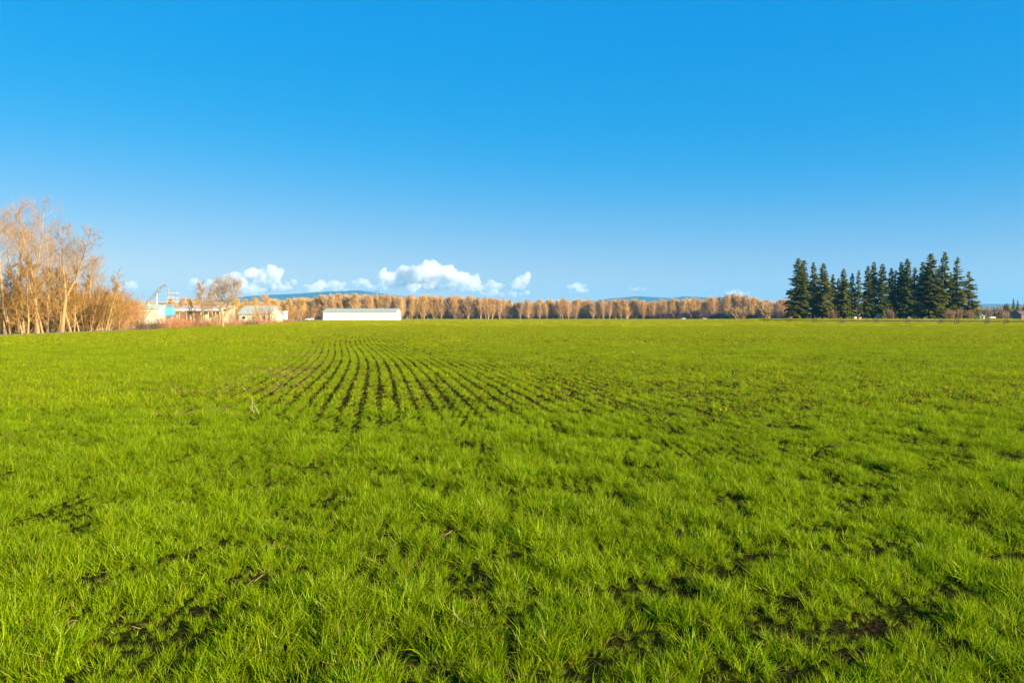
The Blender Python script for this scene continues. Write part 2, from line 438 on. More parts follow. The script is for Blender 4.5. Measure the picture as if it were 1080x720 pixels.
# ------------------------------------------------------------------ bare trees
def rnd_perp(d, r):
    v = Vector((r.gauss(0, 1), r.gauss(0, 1), r.gauss(0, 1)))
    v = v - d * v.dot(d); return v.normalized()
def grow(r, p, d, L, segs, wob, up):
    pts = [p.copy()]; d = d.copy()
    for i in range(segs):
        d = (d + Vector((r.gauss(0, wob), r.gauss(0, wob), r.gauss(0, wob) + up))).normalized()
        p = p + d * (L / segs); pts.append(p.copy())
    return pts
def along(pts, t):
    q = t * (len(pts) - 1); i = min(int(q), len(pts) - 2); f_ = q - i
    return pts[i].lerp(pts[i + 1], f_), (pts[i + 1] - pts[i]).normalized()

def bare_tree_meshes(seed, H, r0=.2, forkw=.28, nb=26, nsub=7, ntw=7, tw=0.02, lean=(0, 0), fork=0, start=.28, bl=.26, name='bare', tl=.06, updraft=.05, sides=7):
    r = random.Random(seed); tr = MB(); cr = MB()
    stems = []
    d0 = Vector((lean[0], lean[1], 1)).normalized()
    if fork:
        base = grow(r, Vector((0, 0, -.15)), d0, H * fork, 4, .03, .02)
        tr.tube(base, [r0 * (1.25 - .1 * i) if i else r0 * 1.6 for i in range(5)], sides)
        for k in range(2):
            a = (k * PI) + r.uniform(-.4, .4)
            dd = (base[-1] - base[-2]).normalized() + Vector((math.cos(a), math.sin(a) * .5, 0)) * forkw
            st = grow(r, base[-1], dd.normalized(), H * (1 - fork) * r.uniform(.9, 1.05), 8, .06, .06)
            tr.tube(st, [r0 * .7 * (1 - i / 8.5) + .012 for i in range(9)], sides)
            stems.append((st, r0 * .7, 0.1))
    else:
        st = grow(r, Vector((0, 0, -.15)), d0, H, 12, .035, .02)
        tr.tube(st, [r0 * ((1 - i / 12.5) ** .8) * (1.35 if i == 0 else 1) + .012 for i in range(13)], sides)
        stems.append((st, r0, start))
    for (st, rr, s0) in stems:
        nbb = nb if len(stems) == 1 else int(nb * .65)
        for b in range(nbb):
            t = s0 + (1 - s0) * ((b + r.random()) / nbb) ** .9 * .985
            p, d = along(st, t)
            w_ = rnd_perp(d, r); ang = r.uniform(.55, 1.0)
            bd = (d * math.cos(ang) + w_ * math.sin(ang)).normalized()
            L = H * bl * (1.2 - t) * r.uniform(.6, 1.25) + H * .04
            bp = grow(r, p, bd, L, 5, .10, updraft)
            br = max(rr * .34 * (1.1 - t), .018)
            tr.tube(bp, [br * (1 - i / 5.6) for i in range(6)], 4, cap=False)
            for s_ in range(nsub):
                t2 = .2 + .8 * (s_ + r.random()) / nsub
                p2, d2 = along(bp, min(t2, .99)); w2 = rnd_perp(d2, r); a2 = r.uniform(.4, .9)
                L2 = L * r.uniform(.25, .5) * (1.2 - t2 * .6)
                sp = grow(r, p2, (d2 * math.cos(a2) + w2 * math.sin(a2)).normalized(), L2, 3, .12, updraft)
                cr.tube(sp, [max(br * .3, tw * .8), tw * .7, tw * .5, tw * .3], 3, cap=False)
                for k in range(ntw):
                    t3 = .15 + .85 * r.random(); p3, d3 = along(sp, min(t3, .99)); w3 = rnd_perp(d3, r)
                    a3 = r.uniform(.3, .9); L3 = H * tl * r.uniform(.5, 1.3)
                    tp = grow(r, p3, (d3 * math.cos(a3) + w3 * math.sin(a3)).normalized(), L3, 2, .15, updraft)
                    cr.ribbon(tp, [tw * .8, tw * .7, tw * .25], rnd_perp((tp[-1] - tp[0]).normalized(), r))
    return tr.mesh('trunk'), cr.mesh('crown')

def make_tree(name, meshes, mt, mc, loc, rz=0, sc=1, label=None, cat='tree', group=None, sz=None, tname='trunk', cname='crown'):
    e = empty(name, (loc[0], loc[1], h1(loc[0], loc[1])), rz, label, cat, group)
    e.scale = (sc, sc, sz or sc)
    a, b = meshes
    o = link(tname, a, mt, e); o2 = link(cname, b, mc, e)
    return e

def copy_with(meshes):   # same shapes, new mesh datablocks without materials
    a, b = meshes[0].copy(), meshes[1].copy(); a.materials.clear(); b.materials.clear(); return a, b

# --- the big wood on the left
big = [bare_tree_meshes(100 + i, 14, r0=.15, nb=29, nsub=6, ntw=6, tw=.015, lean=(random.Random(i).uniform(-.08, .08), 0), start=.25, bl=.30, fork=[.42, 0, .5, 0, .36][i], forkw=.22) for i in range(5)]
small = [bare_tree_meshes(150 + i, 7, r0=.09, nb=26, nsub=6, ntw=8, tw=.024, lean=(random.Random(i * 3).uniform(-.2, .2), .05), start=.1, bl=.33) for i in range(4)]
def shrub_meshes(seed, H, W, n, tw=.02, nt=26, tl=.5):
    r = random.Random(seed); a = MB(); b = MB()
    for k in range(n):
        an = r.uniform(0, 2 * PI); q = r.random() ** .6
        base = Vector((math.cos(an) * q * W * .35, math.sin(an) * q * W * .35, -.1))
        d = Vector((math.cos(an) * q * .6 + r.gauss(0, .12), math.sin(an) * q * .6 + r.gauss(0, .12), 1)).normalized()
        L = H * r.uniform(.6, 1.08)
        st = grow(r, base, d, L, 5, .09, .0)
        a.tube(st, [tw * 1.5, tw * 1.3, tw * 1.1, tw * .8, tw * .6, tw * .4], 3, cap=False)
        for j in range(nt):
            t = .08 + .92 * r.random(); p, dd = along(st, min(t, .99)); w_ = rnd_perp(dd, r); an2 = r.uniform(.3, .9)
            tp = grow(r, p, (dd * math.cos(an2) + w_ * math.sin(an2)).normalized(), tl * r.uniform(.4, 1.4), 2, .15, .05)
            b.ribbon(tp, [tw * .9, tw * .8, tw * .3], rnd_perp((tp[-1] - tp[0]).normalized(), r))
    return a.mesh('stem'), b.mesh('twigs')
shr = [shrub_meshes(200 + i, 3.2, 3.4, 46, tw=.018, nt=34, tl=.6) for i in range(4)]

G_WOOD = 'bare trees of the wood on the left'
L_WOOD = 'slender leafless tree with golden twigs in the wood along the left edge of the field'
protoW = {}
def wood_tree(kind, i, px, D, Htop_y, label=None, group=G_WOOD, mt='bark', mc='twig_pink', cat='tree'):
    meshes = (big if kind == 'b' else small)[i]; H0 = 14 if kind == 'b' else 7
    key = (kind, i, mt, mc)
    x = P(px, D); H = ZY(Htop_y, D); sc = H / H0 / 1.03
    rz = (px * 1.7 + D) % 6.28
    nm = 'bare_tree' if kind == 'b' else 'sapling'
    if key not in protoW:
        ms = copy_with(meshes)
        e = make_tree(nm, ms, M[mt], M[mc], (x, D), rz, sc, label or L_WOOD, cat, group)
        protoW[key] = e
    else:
        e = copy_tree(protoW[key]); e.location = (x, D, h1(x, D)); e.rotation_euler = (0, 0, rz); e.scale = (sc, sc, sc)
        e['label'] = label or L_WOOD; e['category'] = cat
    if label and 'group' in e: pass
    return e
# (variant, px, depth, top row)
wood_tree('b', 0, 40, 80, 212, 'tallest leafless tree of the left wood, its crown pinkish against the blue sky')
wood_tree('b', 1, 25, 84, 217, 'second tallest leafless tree, straight trunk just left of the tallest in the left wood')
wood_tree('b', 2, 5, 78, 222, 'leafless tree cut by the left border of the photo')
wood_tree('b', 3, 50, 88, 232)
wood_tree('b', 4, -12, 80, 224)
wood_tree('b', 1, -35, 78, 225)
wood_tree('b', 0, 14, 96, 236)
wood_tree('b', 2, 33, 100, 240)
wood_tree('b', 4, 57, 97, 252)
wood_tree('b', 2, 93, 101, 268)
wood_tree('b', 3, 82, 107, 258)
wood_tree('b', 1, 100, 110, 276)
wood_tree('b', 0, 108, 116, 288)
wood_tree('b', 4, 88, 118, 276)
wood_tree('b', 2, 62, 115, 262)
forkm = bare_tree_meshes(170, 12, r0=.18, nb=40, nsub=6, ntw=7, tw=.018, lean=(.13, 0), fork=.36, bl=.26)
make_tree('bare_tree', forkm, M['bark'], M['twig_pink'], (P(65, 79), 79), .1, ZY(247, 79) / 11.2, 'leafless tree leaning right with pale trunk forked in two, right of the tallest trees', 'tree', G_WOOD)
snag = bare_tree_meshes(171, 8, r0=.12, nb=14, nsub=3, ntw=4, tw=.024, lean=(.28, 0), start=.4, bl=.14)
make_tree('bare_tree', snag, M['bark'], M['twig_pink'], (P(111, 98), 98), .2, ZY(283, 98) / 7.8, 'thin leafless snag leaning right above the thicket at the right end of the left wood', 'tree', G_WOOD)
rr = random.Random(5)
G_SAP = 'saplings and leaning stems in the left wood'
for k in range(26):
    px = 3 + k * 5.2 + rr.uniform(-3, 3); D = float(np.interp(px, [0, 70, 140], [70, 79, 102])) + rr.uniform(0, 16)
    e = wood_tree('s', k % 4, px, D, float(np.interp(px, [0, 60, 100, 145], [285, 288, 302, 316])) + rr.uniform(-14, 14),
                  'young leafless tree, crooked and pale, at the field side of the left wood', G_SAP, 'bark', 'twig_gold')
G_SHR = 'bare shrubs of the thicket under the left wood'
def put_shrub(proto, px, D, topy, wid=None, label=None, mats=None, group=None, name='bare_shrub'):
    H = ZY(topy, D); sc = H / 3.1
    x = P(px, D); wsc = sc if wid is None else (wid * D / F) / 3.6
    if isinstance(proto, tuple):
        ms = copy_with(proto)
        e = make_tree(name, ms, M[mats[0]], M[mats[1]], (x, D), (px * 2.3) % 6.28, 1, label, 'shrub', group, tname='stem', cname='twigs')
    else:
        e = copy_tree(proto); e.location = (x, D, h1(x, D)); e.rotation_euler = (0, 0, (px * 2.3) % 6.28)
        if label: e['label'] = label
        if group: e['group'] = group
    e.scale = (wsc, wsc, sc); return e
LSH = 'leafless tan thicket shrub on the ground under the trees of the left wood'
pg = [put_shrub(shr[i], -10 + 12 * i, 92, 318 + 4 * i, None, LSH, ('bark', 'twig_gold'), G_SHR) for i in range(3)]
for k in range(52):
    px = -20 + k * 2.9 + rr.uniform(-4, 4); D = float(np.interp(px, [-20, 70, 150], [80, 90, 112])) + rr.uniform(0, 34)
    put_shrub(pg[k % 3], px, D, float(np.interp(px, [0, 100, 140], [314, 310, 316])) + rr.uniform(-8, 12))
# orange-brown wall of thicket at x 95..150
LSO = 'orange brown leafless thicket shrub at the right end of the left wood'
po = [put_shrub(shr[i], 104 + 16 * i, 104, 315, None, LSO, ('bark', 'twig_thicket'), 'orange brown shrubs at the end of the left wood') for i in range(2)]
for k in range(16):
    px = 92 + k * 2.8; D = rr.uniform(104, 135)
    put_shrub(po[k % 2], px, D, 314 + rr.uniform(-3, 9))
# dry grass at the wood's foot
# ------------------------------------------------------------------ shrubs before the farm
sp = put_shrub(shr[0], 154, 99, 336, 22, 'dark purple brown bramble bush at the field edge below the pale green shed', ('bark_dark', 'twig_dark'), None, 'bramble_bush')
for px_, D_, y_, w_, lb_ in ((192, 150, 323, 14, 'tall pinkish bare bush before the left bays of the open pole shed'), (209, 160, 325, 12, 'tan bare bush before the middle bays of the open pole shed'), (229, 165, 324, 13, 'tan bare bush before the right end of the open pole shed'), (247, 180, 324, 13, 'tan bare bush filling the gap between the pole shed and the green roofed shed')):
    if px_ == 192: tb = put_shrub(shr[1], px_, D_, y_, w_, lb_, ('bark', 'twig_pink'), None)
    else: put_shrub(tb, px_, D_, y_, w_, lb_)
e = put_shrub(sp, 166, 104, 338, 18, 'lower dark bramble bush just right of the larger one at the field edge', None)
red = put_shrub(shr[1], 172, 114, 331, 20, 'reddish bare shrub below the blue bin, leftmost of the reddish row at the field edge', ('twig_red', 'twig_red'), 'reddish bare shrubs along the field edge')
for k, px in enumerate([181, 188, 196, 204]):
    put_shrub(red, px, 118 + k * 2, [331, 334, 333, 336][k], 18, 'reddish bare shrub in the middle of the row before the open pole shed')
put_shrub(shr[2], 149, 100, 335, 14, 'tan bare bush against the left side of the pale green shed', ('bark', 'twig_yellow'), None)
yb = put_shrub(shr[3], 222, 135, 333, 16, 'yellowish bare bush behind and left of the forked tree', ('bark', 'twig_yellow'), None)
put_shrub(yb, 269, 165, 325, 14, 'yellow tan bush with a dark foot in front of the green roofed shed')
dk = put_shrub(sp, 266, 158, 337, 13, 'small dark bush in front of the green roofed shed')
put_shrub(sp, 205, 124, 336, 6, 'narrow dark bush at the foot of the thin dark tree')
ob = put_shrub(shr[1], 281, 200, 318, 22, 'big rounded orange bare bush between the green roofed shed and the white trailer', ('bark', 'twig_thicket'), None)
put_shrub(ob, 307, 330, 322, 24, 'orange bare bush just right of the white trailer')
put_shrub(ob, 322, 480, 321, 24, 'orange bare bush left of the long white barn')
low = None
G_LOW = 'low brownish shrubs of the hedge along the field edge'
for k in range(22):
    px = 212 + k * 4.4
    D = float(np.interp(px, [140, 210, 280, 315], [98, 131, 183, 296])) + 1.5
    if low is None: low = put_shrub(shr[2], px, D, 340, 12, 'low brown shrub of the hedge line along the field edge before the farm', ('twig_red', 'twig_red'), G_LOW)
    else: put_shrub(low, px, D, HZ + (EYE - rr.uniform(.7, 1.5)) * F / D, 9 + rr.uniform(0, 5), 'low brown shrub of the hedge line along the field edge before the farm')

def mid_tree(px, D, ytop, label, seed, fork=0, mt='bark', mc='twig_yellow', lean=(0, 0), **kw):
    H = ZY(ytop, D)
    ms = bare_tree_meshes(seed, H, r0=kw.get('r0', .022 * H), nb=kw.get('nb', 34), nsub=6, ntw=7, tw=kw.get('tw', .03), lean=lean, fork=fork, start=.25, bl=kw.get('bl', .38), tl=kw.get('tl', .09), forkw=kw.get('forkw', .28))
    return make_tree('bare_tree', ms, M[mt], M[mc], (P(px, D), D), kw.get('rz', 0), 1, label, 'tree')
mid_tree(235, 121, 296, 'lone leafless tree with pale forked trunk at the field edge before the green roofed shed', 301, fork=.24, r0=.19, nb=50, bl=.55, tw=.02, forkw=.45)
mid_tree(214, 150, 299, 'leafless tree with pinkish orange upright crown left of the forked tree', 302, mc='twig_pink', bl=.3, tw=.024, nb=34)
mid_tree(224, 170, 302, 'leafless pinkish tree half hidden behind the forked tree', 305, mc='twig_pink', bl=.34, tw=.024, nb=30)
mid_tree(203, 128, 317, 'thin dark trunked leafless tree leaning left before the open pole shed', 303, mt='bark_dark', mc='twig_gold', lean=(-.2, 0), bl=.2, nb=18, r0=.09)
for k, (px, D, y) in enumerate([(190, 300, 315), (199, 310, 314), (210, 320, 317), (183, 290, 317)]):
    if k == 0: mt0 = mid_tree(px, D, y, 'orange leafless tree rising behind the roof of the open pole shed', 304, mc='twig_far', bl=.34, tw=.07, nb=40); mt0['group'] = 'orange trees behind the pole shed'
    else:
        c = copy_tree(mt0); c.location = (P(px, D), D, h1(P(px, D), D)); c.rotation_euler = (0, 0, k * 1.3)
for k, (px, D, y) in enumerate([(246, 330, 316), (258, 330, 317), (270, 330, 315), (283, 340, 312), (292, 345, 317), (305, 350, 316), (318, 420, 317)]):
    c = copy_tree(mt0); c.location = (P(px, D), D, h1(P(px, D), D)); c.rotation_euler = (0, 0, k * .9)
    s_ = ZY(y, D) / ZY(315, 300); c.scale = (s_ * 1.1, s_ * 1.1, s_)
    c['label'] = 'orange leafless tree behind the green roofed shed and the white trailer'; c['group'] = 'orange trees behind the farm sheds'

# ------------------------------------------------------------------ far treeline: individuals in front, one mass behind
G_FAR = 'leafless trees of the far treeline'
L_FAR = 'small orange leafless tree with pale trunk in the long treeline beyond the field'
def far_meshes(seed, H, wcrown):
    r = random.Random(seed); a = MB(); b = MB()
    st = grow(r, Vector((0, 0, -.3)), Vector((r.gauss(0, .03), r.gauss(0, .03), 1)).normalized(), H * .93, 6, .03, .0)
    a.tube(st, [.42, .34, .30, .24, .17, .1, .05], 5)
    for k in range(280):
        t = .03 + .95 * r.random() ** .8
        p, d = along(st, t); w_ = rnd_perp(d, r); an = r.uniform(.15, .62) * (1.25 - .6 * t)
        L = wcrown * (1.25 - t) * r.uniform(.5, 1.3) + 1.6
        tp = grow(r, p, (d * math.cos(an) + w_ * math.sin(an)).normalized(), L, 3, .12, .06)
        b.ribbon(tp, [.12, .11, .08, .03], rnd_perp((tp[-1] - tp[0]).normalized(), r))
        for j in range(3):
            p3, d3 = along(tp, r.uniform(.3, .98)); w3 = rnd_perp(d3, r); a3 = r.uniform(.3, .8)
            tq = grow(r, p3, (d3 * math.cos(a3) + w3 * math.sin(a3)).normalized(), r.uniform(.8, 2.2), 2, .1, .05)
            b.ribbon(tq, [.10, .08, .03], rnd_perp((tq[-1] - tq[0]).normalized(), r))
    return a.mesh('trunk'), b.mesh('crown')
farv = [far_meshes(400 + i, 18, [7, 5.5, 8.5, 6.5, 9][i % 5]) for i in range(8)]
M['bark_far'] = mat('pale_trunk', (0.55, 0.42, 0.26), .9, per_obj=[(0.50, 0.36, 0.22), (0.20, 0.13, 0.09), (0.52, 0.38, 0.22), (0.26, 0.17, 0.10)])
def far_top(px):
    return float(np.interp(px, [120, 180, 280, 330, 350, 420, 440, 500, 530, 545, 575, 600, 640, 700, 730, 760, 780, 800, 815, 840], [318, 318, 318, 315, 313, 313, 314, 315, 316, 320, 317, 318, 318, 318, 317, 314, 313, 318, 319, 316]))
protoF = []
ff = random.Random(11)
def put_far(px, D, ytop):
    x = P(px, D); v = ff.randrange(8); H = ZY(ytop, D); s_ = H / 18
    if len(protoF) < 8:
        v = len(protoF)
        e = make_tree('bare_tree', farv[v], M['bark_far'], M['twig_far'], (x, D), ff.uniform(0, 6), 1, L_FAR, 'tree', G_FAR); protoF.append(e)
    else:
        e = copy_tree(protoF[v]); e.location = (x, D, h1(x, D)); e.rotation_euler = (0, 0, ff.uniform(0, 6))
    sx = s_ * ff.uniform(1.0, 1.7); e.scale = (sx, sx, s_)
for k in range(260):
    px = 282 + k * (832 - 282) / 259 + ff.uniform(-1.5, 1.5)
    if ff.random() < .04: continue
    D = 890 + ff.uniform(0, 26) if px > 424 else 760 + ff.uniform(0, 30)
    put_far(px, D, far_top(px) + ff.gauss(0, .9) + (ff.uniform(0, 6) if ff.random() < .3 else 0))

def gn_instances(name, pts, rots, scls, idx, srcs, matname=None):
    me = bpy.data.meshes.new(name); n = len(pts)
    me.vertices.add(n); me.vertices.foreach_set('co', np.asarray(pts, np.float32).ravel())
    a = me.attributes.new('rot', 'FLOAT_VECTOR', 'POINT'); a.data.foreach_set('vector', np.asarray(rots, np.float32).ravel())
    a = me.attributes.new('scl', 'FLOAT_VECTOR', 'POINT'); a.data.foreach_set('vector', np.asarray(scls, np.float32).ravel())
    a = me.attributes.new('idx', 'INT', 'POINT'); a.data.foreach_set('value', np.asarray(idx, np.int32))
    me.update()
    o = link(name, me)
    g = bpy.data.node_groups.new(name + '_nodes', 'GeometryNodeTree')
    g.interface.new_socket('Geometry', in_out='INPUT', socket_type='NodeSocketGeometry')
    g.interface.new_socket('Geometry', in_out='OUTPUT', socket_type='NodeSocketGeometry')
    N = g.nodes; gi = N.new('NodeGroupInput'); go = N.new('NodeGroupOutput')
    ip = N.new('GeometryNodeInstanceOnPoints')
    gt = N.new('GeometryNodeGeometryToInstance')
    # sources are baked as separate instances through Object Info nodes
    for m_ in srcs[::-1]:
        oi = N.new('GeometryNodeObjectInfo'); oi.inputs['Object'].default_value = m_; oi.inputs['As Instance'].default_value = True
        g.links.new(oi.outputs['Geometry'], gt.inputs['Geometry']) if False else None
        srcs_nodes.setdefault(name, []).append(oi)
    jn = N.new('GeometryNodeJoinGeometry')
    for oi in srcs_nodes[name]: g.links.new(oi.outputs['Geometry'], jn.inputs[0])
    N.remove(gt)
    g.links.new(gi.outputs[0], ip.inputs['Points']); g.links.new(jn.outputs[0], ip.inputs['Instance'])
    ip.inputs['Pick Instance'].default_value = True
    def na(nm, dt):
        q = N.new('GeometryNodeInputNamedAttribute'); q.data_type = dt; q.inputs['Name'].default_value = nm; return q.outputs['Attribute']
    g.links.new(na('idx', 'INT'), ip.inputs['Instance Index'])
    g.links.new(na('rot', 'FLOAT_VECTOR'), ip.inputs['Rotation']); g.links.new(na('scl', 'FLOAT_VECTOR'), ip.inputs['Scale'])
    g.links.new(ip.outputs[0], go.inputs[0])
    md = o.modifiers.new('scatter', 'NODES'); md.node_group = g
    return o
srcs_nodes = {}
def unlinked(me, mt):
    if len(me.materials) == 0: me.materials.append(mt)
    return bpy.data.objects.new(me.name + '_source', me)

# the wood behind the front row of the treeline
und = shrub_meshes(270, 7, 9, 60, tw=.13, nt=26, tl=1.8)
M['under'] = mat('brown_understory', (0.38, 0.24, 0.12), .9, (0.27, 0.17, 0.09), .1)
src = [unlinked(copy_with(m_)[1], M['twig_far']) for m_ in farv] + [unlinked(copy_with(m_)[0], M['bark_far']) for m_ in farv]
pts, rots, scl, ix = [], [], [], []
for k in range(1300):
    px = ff.uniform(60, 845); 
    D = 925 + ff.uniform(0, 70) if px > 424 else 800 + ff.uniform(0, 60)
    x = P(px, D); s_ = ZY(far_top(px) + 1.5 + abs(ff.gauss(0, 2)), D) / 18; v = ff.randrange(8); rz = ff.uniform(0, 6)
    for q in (v, v + 8):
        pts.append((x, D, h1(x, D))); rots.append((0, 0, rz)); scl.append((s_, s_, s_)); ix.append(q)
for k in range(160):    # wood seen through and behind the firs and towards the village
    px = ff.uniform(812, 1100); D = ff.uniform(900, 1000); x = P(px, D); s_ = ZY(322 + abs(ff.gauss(0, 3)), D) / 18 * .9; v = ff.randrange(8)
    for q in (v, v + 8):
        pts.append((x, D, h1(x, D))); rots.append((0, 0, ff.uniform(0, 6))); scl.append((s_, s_, s_)); ix.append(q)
src.append(unlinked(und[1], M['under']))
for k in range(560):
    px = ff.uniform(120, 1090); D = (ff.uniform(900, 935) if px > 424 else ff.uniform(775, 810)) + (60 if px > 812 else 0); x = P(px, D); s_ = ff.uniform(.8, 1.5)
    pts.append((x, D, h1(x, D))); rots.append((0, 0, ff.uniform(0, 6))); scl.append((s_, s_, s_)); ix.append(16)
tag(gn_instances('woodland', pts, rots, scl, ix, src), 'dense leafless wood filling in behind the front trees of the far treeline', 'woodland', kind='stuff')
# dark undergrowth strip at the treeline's foot on the right
G_UG = 'dark shrubs at the foot of the far treeline'
ug = None
for k in range(26):
    px = 700 + k * 5.2 + ff.uniform(-2, 2); D = 884 + ff.uniform(0, 5)
    if ug is None: ug = put_shrub(shrub_meshes(260, 3.2, 3.6, 30, tw=.12, nt=22, tl=1.0), px, D, 330, 8, 'dark brown scrub at the foot of the far treeline left of the firs', ('twig_dark', 'twig_dark'), G_UG)
    else: put_shrub(ug, px, D, 330 + ff.uniform(-3, 3), 8 + ff.uniform(0, 4))
oc = put_shrub(shrub_meshes(261, 3.2, 3.6, 60, tw=.1, nt=24, tl=.8), 778, 870, 325, 16, 'rounded golden bush standing before the treeline left of the firs', ('twig_yellow', 'twig_yellow'), None)
put_shrub(oc, 806, 872, 322, 14, 'tall golden brown bush before the treeline nearest the firs')

# ------------------------------------------------------------------ firs
def fir_meshes(seed, H=26.0, R=4.2, start=.1, dens=1.0, gap=.12, pw=.85):
    r = random.Random(seed); a = MB(); b = MB()
    st = grow(r, Vector((0, 0, -.3)), Vector((0, 0, 1)), H, 8, .006, 0)
    a.tube(st, [.42 * (1 - i / 8.3) + .02 for i in range(9)], 7)
    z = start * H; 
    while z < H * .985:
        t = z / H; env = R * (1 - t) ** pw * (0.75 + .5 * r.random()) + .12
        nbr = int(5 + 3 * (1 - t)) 
        for k in range(nbr):
            if r.random() < gap: continue
            an = r.uniform(0, 2 * PI); L = env * r.uniform(.6, 1.12)
            drop = -.10 - .35 * (1 - t) * r.random() + .25 * t
            d = Vector((math.cos(an), math.sin(an), drop)).normalized()
            p0 = Vector((0, 0, z + r.uniform(-.2, .2)))
            bp = grow(r, p0, d, L, 4, .05, -.03 + .05 * r.random())
            a.tube(bp, [.05, .045, .035, .025, .012], 3, cap=False)
            ns = max(4, int(L * 5.6 * dens))
            for j in range(ns):
                q = .12 + .88 * (j + r.random()) / ns; pp, dd = along(bp, min(q, .99))
                for sd_ in (-1, 1):
                    side = Vector((-dd.y, dd.x, 0)).normalized() * sd_
                    sl = (.42 + .60 * (1 - abs(q - .45))) * r.uniform(.6, 1.2) * min(1, .5 + L / 5) * min(1, .3 + L / 2.2)
                    tip = pp + (side * .75 + dd * .55 + Vector((0, 0, -.28 + r.gauss(0, .16)))) * sl
                    w_ = dd * (.22 + .15 * r.random()) * min(1, .35 + L / 3) + Vector((0, 0, r.gauss(0, .16)))
                    b.poly([pp - w_, pp + w_, tip + w_ * .4, tip - w_ * .3])
            pp, dd = along(bp, .98)
            b.poly([pp + Vector((0, 0, .1)), pp + Vector((-dd.y, dd.x, 0)) * .2, pp + dd * .6, pp - Vector((-dd.y, dd.x, 0)) * .2])
        z += (.42 + .25 * r.random()) * (1.0 - .35 * t)
    for j in range(10):
        pp = st[-1] + Vector((0, 0, -.14 * j)); an = r.uniform(0, 6.28); u = Vector((math.cos(an), math.sin(an), .8)) * .22
        b.poly([pp, pp + Vector((0, 0, .15)), pp + u])
    return a.mesh('trunk'), b.mesh('crown')
firv = [fir_meshes(500, 26, 4.6, .08, 1.1, .05, .72), fir_meshes(501, 26, 4.0, .1, 1.0, .12, .8), fir_meshes(502, 26, 4.6, .1, .85, .22, .85),
        fir_meshes(503, 26, 2.4, .16, .7, .35, .7), fir_meshes(504, 26, 3.6, .1, 1.0, .15, .6), fir_meshes(505, 26, 4.4, .07, .7, .30, .72)]
protoC = {}
FIR = [  # px, top row, variant, depth offset, width factor, label
 (841.5, 272, 0, 0, 1.0, 'broad dense fir at the left end of the fir group'),
 (847, 273.5, 3, 2, 1.3, 'slim fir whose tip stands close beside the leftmost broad fir'),
 (857.5, 276, 1, 5, .8, 'fir with a tufted narrow top, third from the left end of the fir group'),
 (868, 277, 0, -1, .9, 'dense pointed fir, fourth from the left end of the fir group'),
 (878, 289, 4, 3, .75, 'short yellowish green fir in the dip left of the middle of the fir group'),
 (889, 283, 0, 0, .85, 'dark medium fir with pointed top right of the short yellowish fir'),
 (898, 287.5, 1, 3, .8, 'low fir just left of the thin see-through fir'),
 (905, 284, 3, 0, .9, 'thin sparse fir with sky showing all round its trunk'),
 (915, 280, 0, 1, .75, 'dense fir just right of the thin sparse fir'),
 (921, 276, 4, 5, .7, 'narrow fir with a bare spike top right of the dense one'),
 (930, 278, 4, 0, .8, 'slim fir with bare lower trunk left of the middle pair of firs'),
 (939, 282, 1, 2, .8, 'open medium fir, left one of the middle pair of firs'),
 (944, 284, 3, 5, 1.3, 'slim lower fir, right one of the middle pair of firs'),
 (949.5, 276, 4, 3, .7, 'narrow fir close behind the left of the tall middle fir'),
 (956, 272.5, 0, 0, .85, 'tall dense dark fir in the middle of the fir group'),
 (964, 281, 3, 2, 1.2, 'thin lower fir in the gap right of the tall middle fir'),
 (972, 275.5, 1, 4, .9, 'dark fir left of the broadest tall fir'),
 (980.5, 267, 0, -1, 1.0, 'broadest tall fir with sunlit green right side'),
 (988, 283, 4, 4, .9, 'lower fir filling the gap between the two tallest firs'),
 (995, 265, 1, 0, .85, 'tallest fir of all with its very thin tip'),
 (1009, 270.5, 2, 0, .85, 'tall open fir with ragged see-through branches, second from the right end'),
 (1021, 286, 5, 1, 1.15, 'lower fir with wide layered branches at the right end of the group'),
 (1002, 288, 1, 5, .8, 'low fir behind the tall open fir'),
 (884, 293, 1, 8, .9, 'lowest dark fir behind the short yellowish fir'),
]
for i, (px, yt, v, dz, wf, lb) in enumerate(FIR):
    D = 330 + dz * 1.6; x = P(px, D); g0 = h1(x, D); s_ = (ZY(yt, D) - g0) / 26
    rz = (i * 2.4) % 6.28
    if v not in protoC:
        e = make_tree('fir_tree', firv[v], M['firbark'], M['fir'], (x, D), rz, 1, lb, 'fir tree', 'firs standing in a group beyond the field'); protoC[v] = e
    else:
        e = copy_tree(protoC[v]); e.location = (x, D, g0); e.rotation_euler = (0, 0, rz)
        e['label'] = lb
    e.scale = (s_ * wf * 1.45, s_ * wf * 1.45, s_)

# shrubs at the firs' feet
s1 = put_shrub(shrub_meshes(262, 3.2, 3.6, 50, tw=.06, nt=24, tl=.7), 1011, 318, 328, 7, 'brown bare bush under the tall open fir', ('under', 'under'), None)
put_shrub(s1, 1003, 322, 329, 8, 'low brown bush left of the bush under the tall open fir')
put_shrub(s1, 1022, 320, 330, 8, 'low rust brown bush under the fir at the right end')
put_shrub(s1, 939, 322, 328, 8, 'small tan bush at the foot of the middle pair of firs')
put_shrub(s1, 877, 324, 329, 8, 'small reddish bush at the foot of the short yellowish fir')
put_shrub(s1, 965, 330, 327, 10, 'reddish brown bush between the tall middle fir and the broadest fir')
put_shrub(s1, 1000, 316, 330, 9, 'lowest brown bush before the tallest fir')

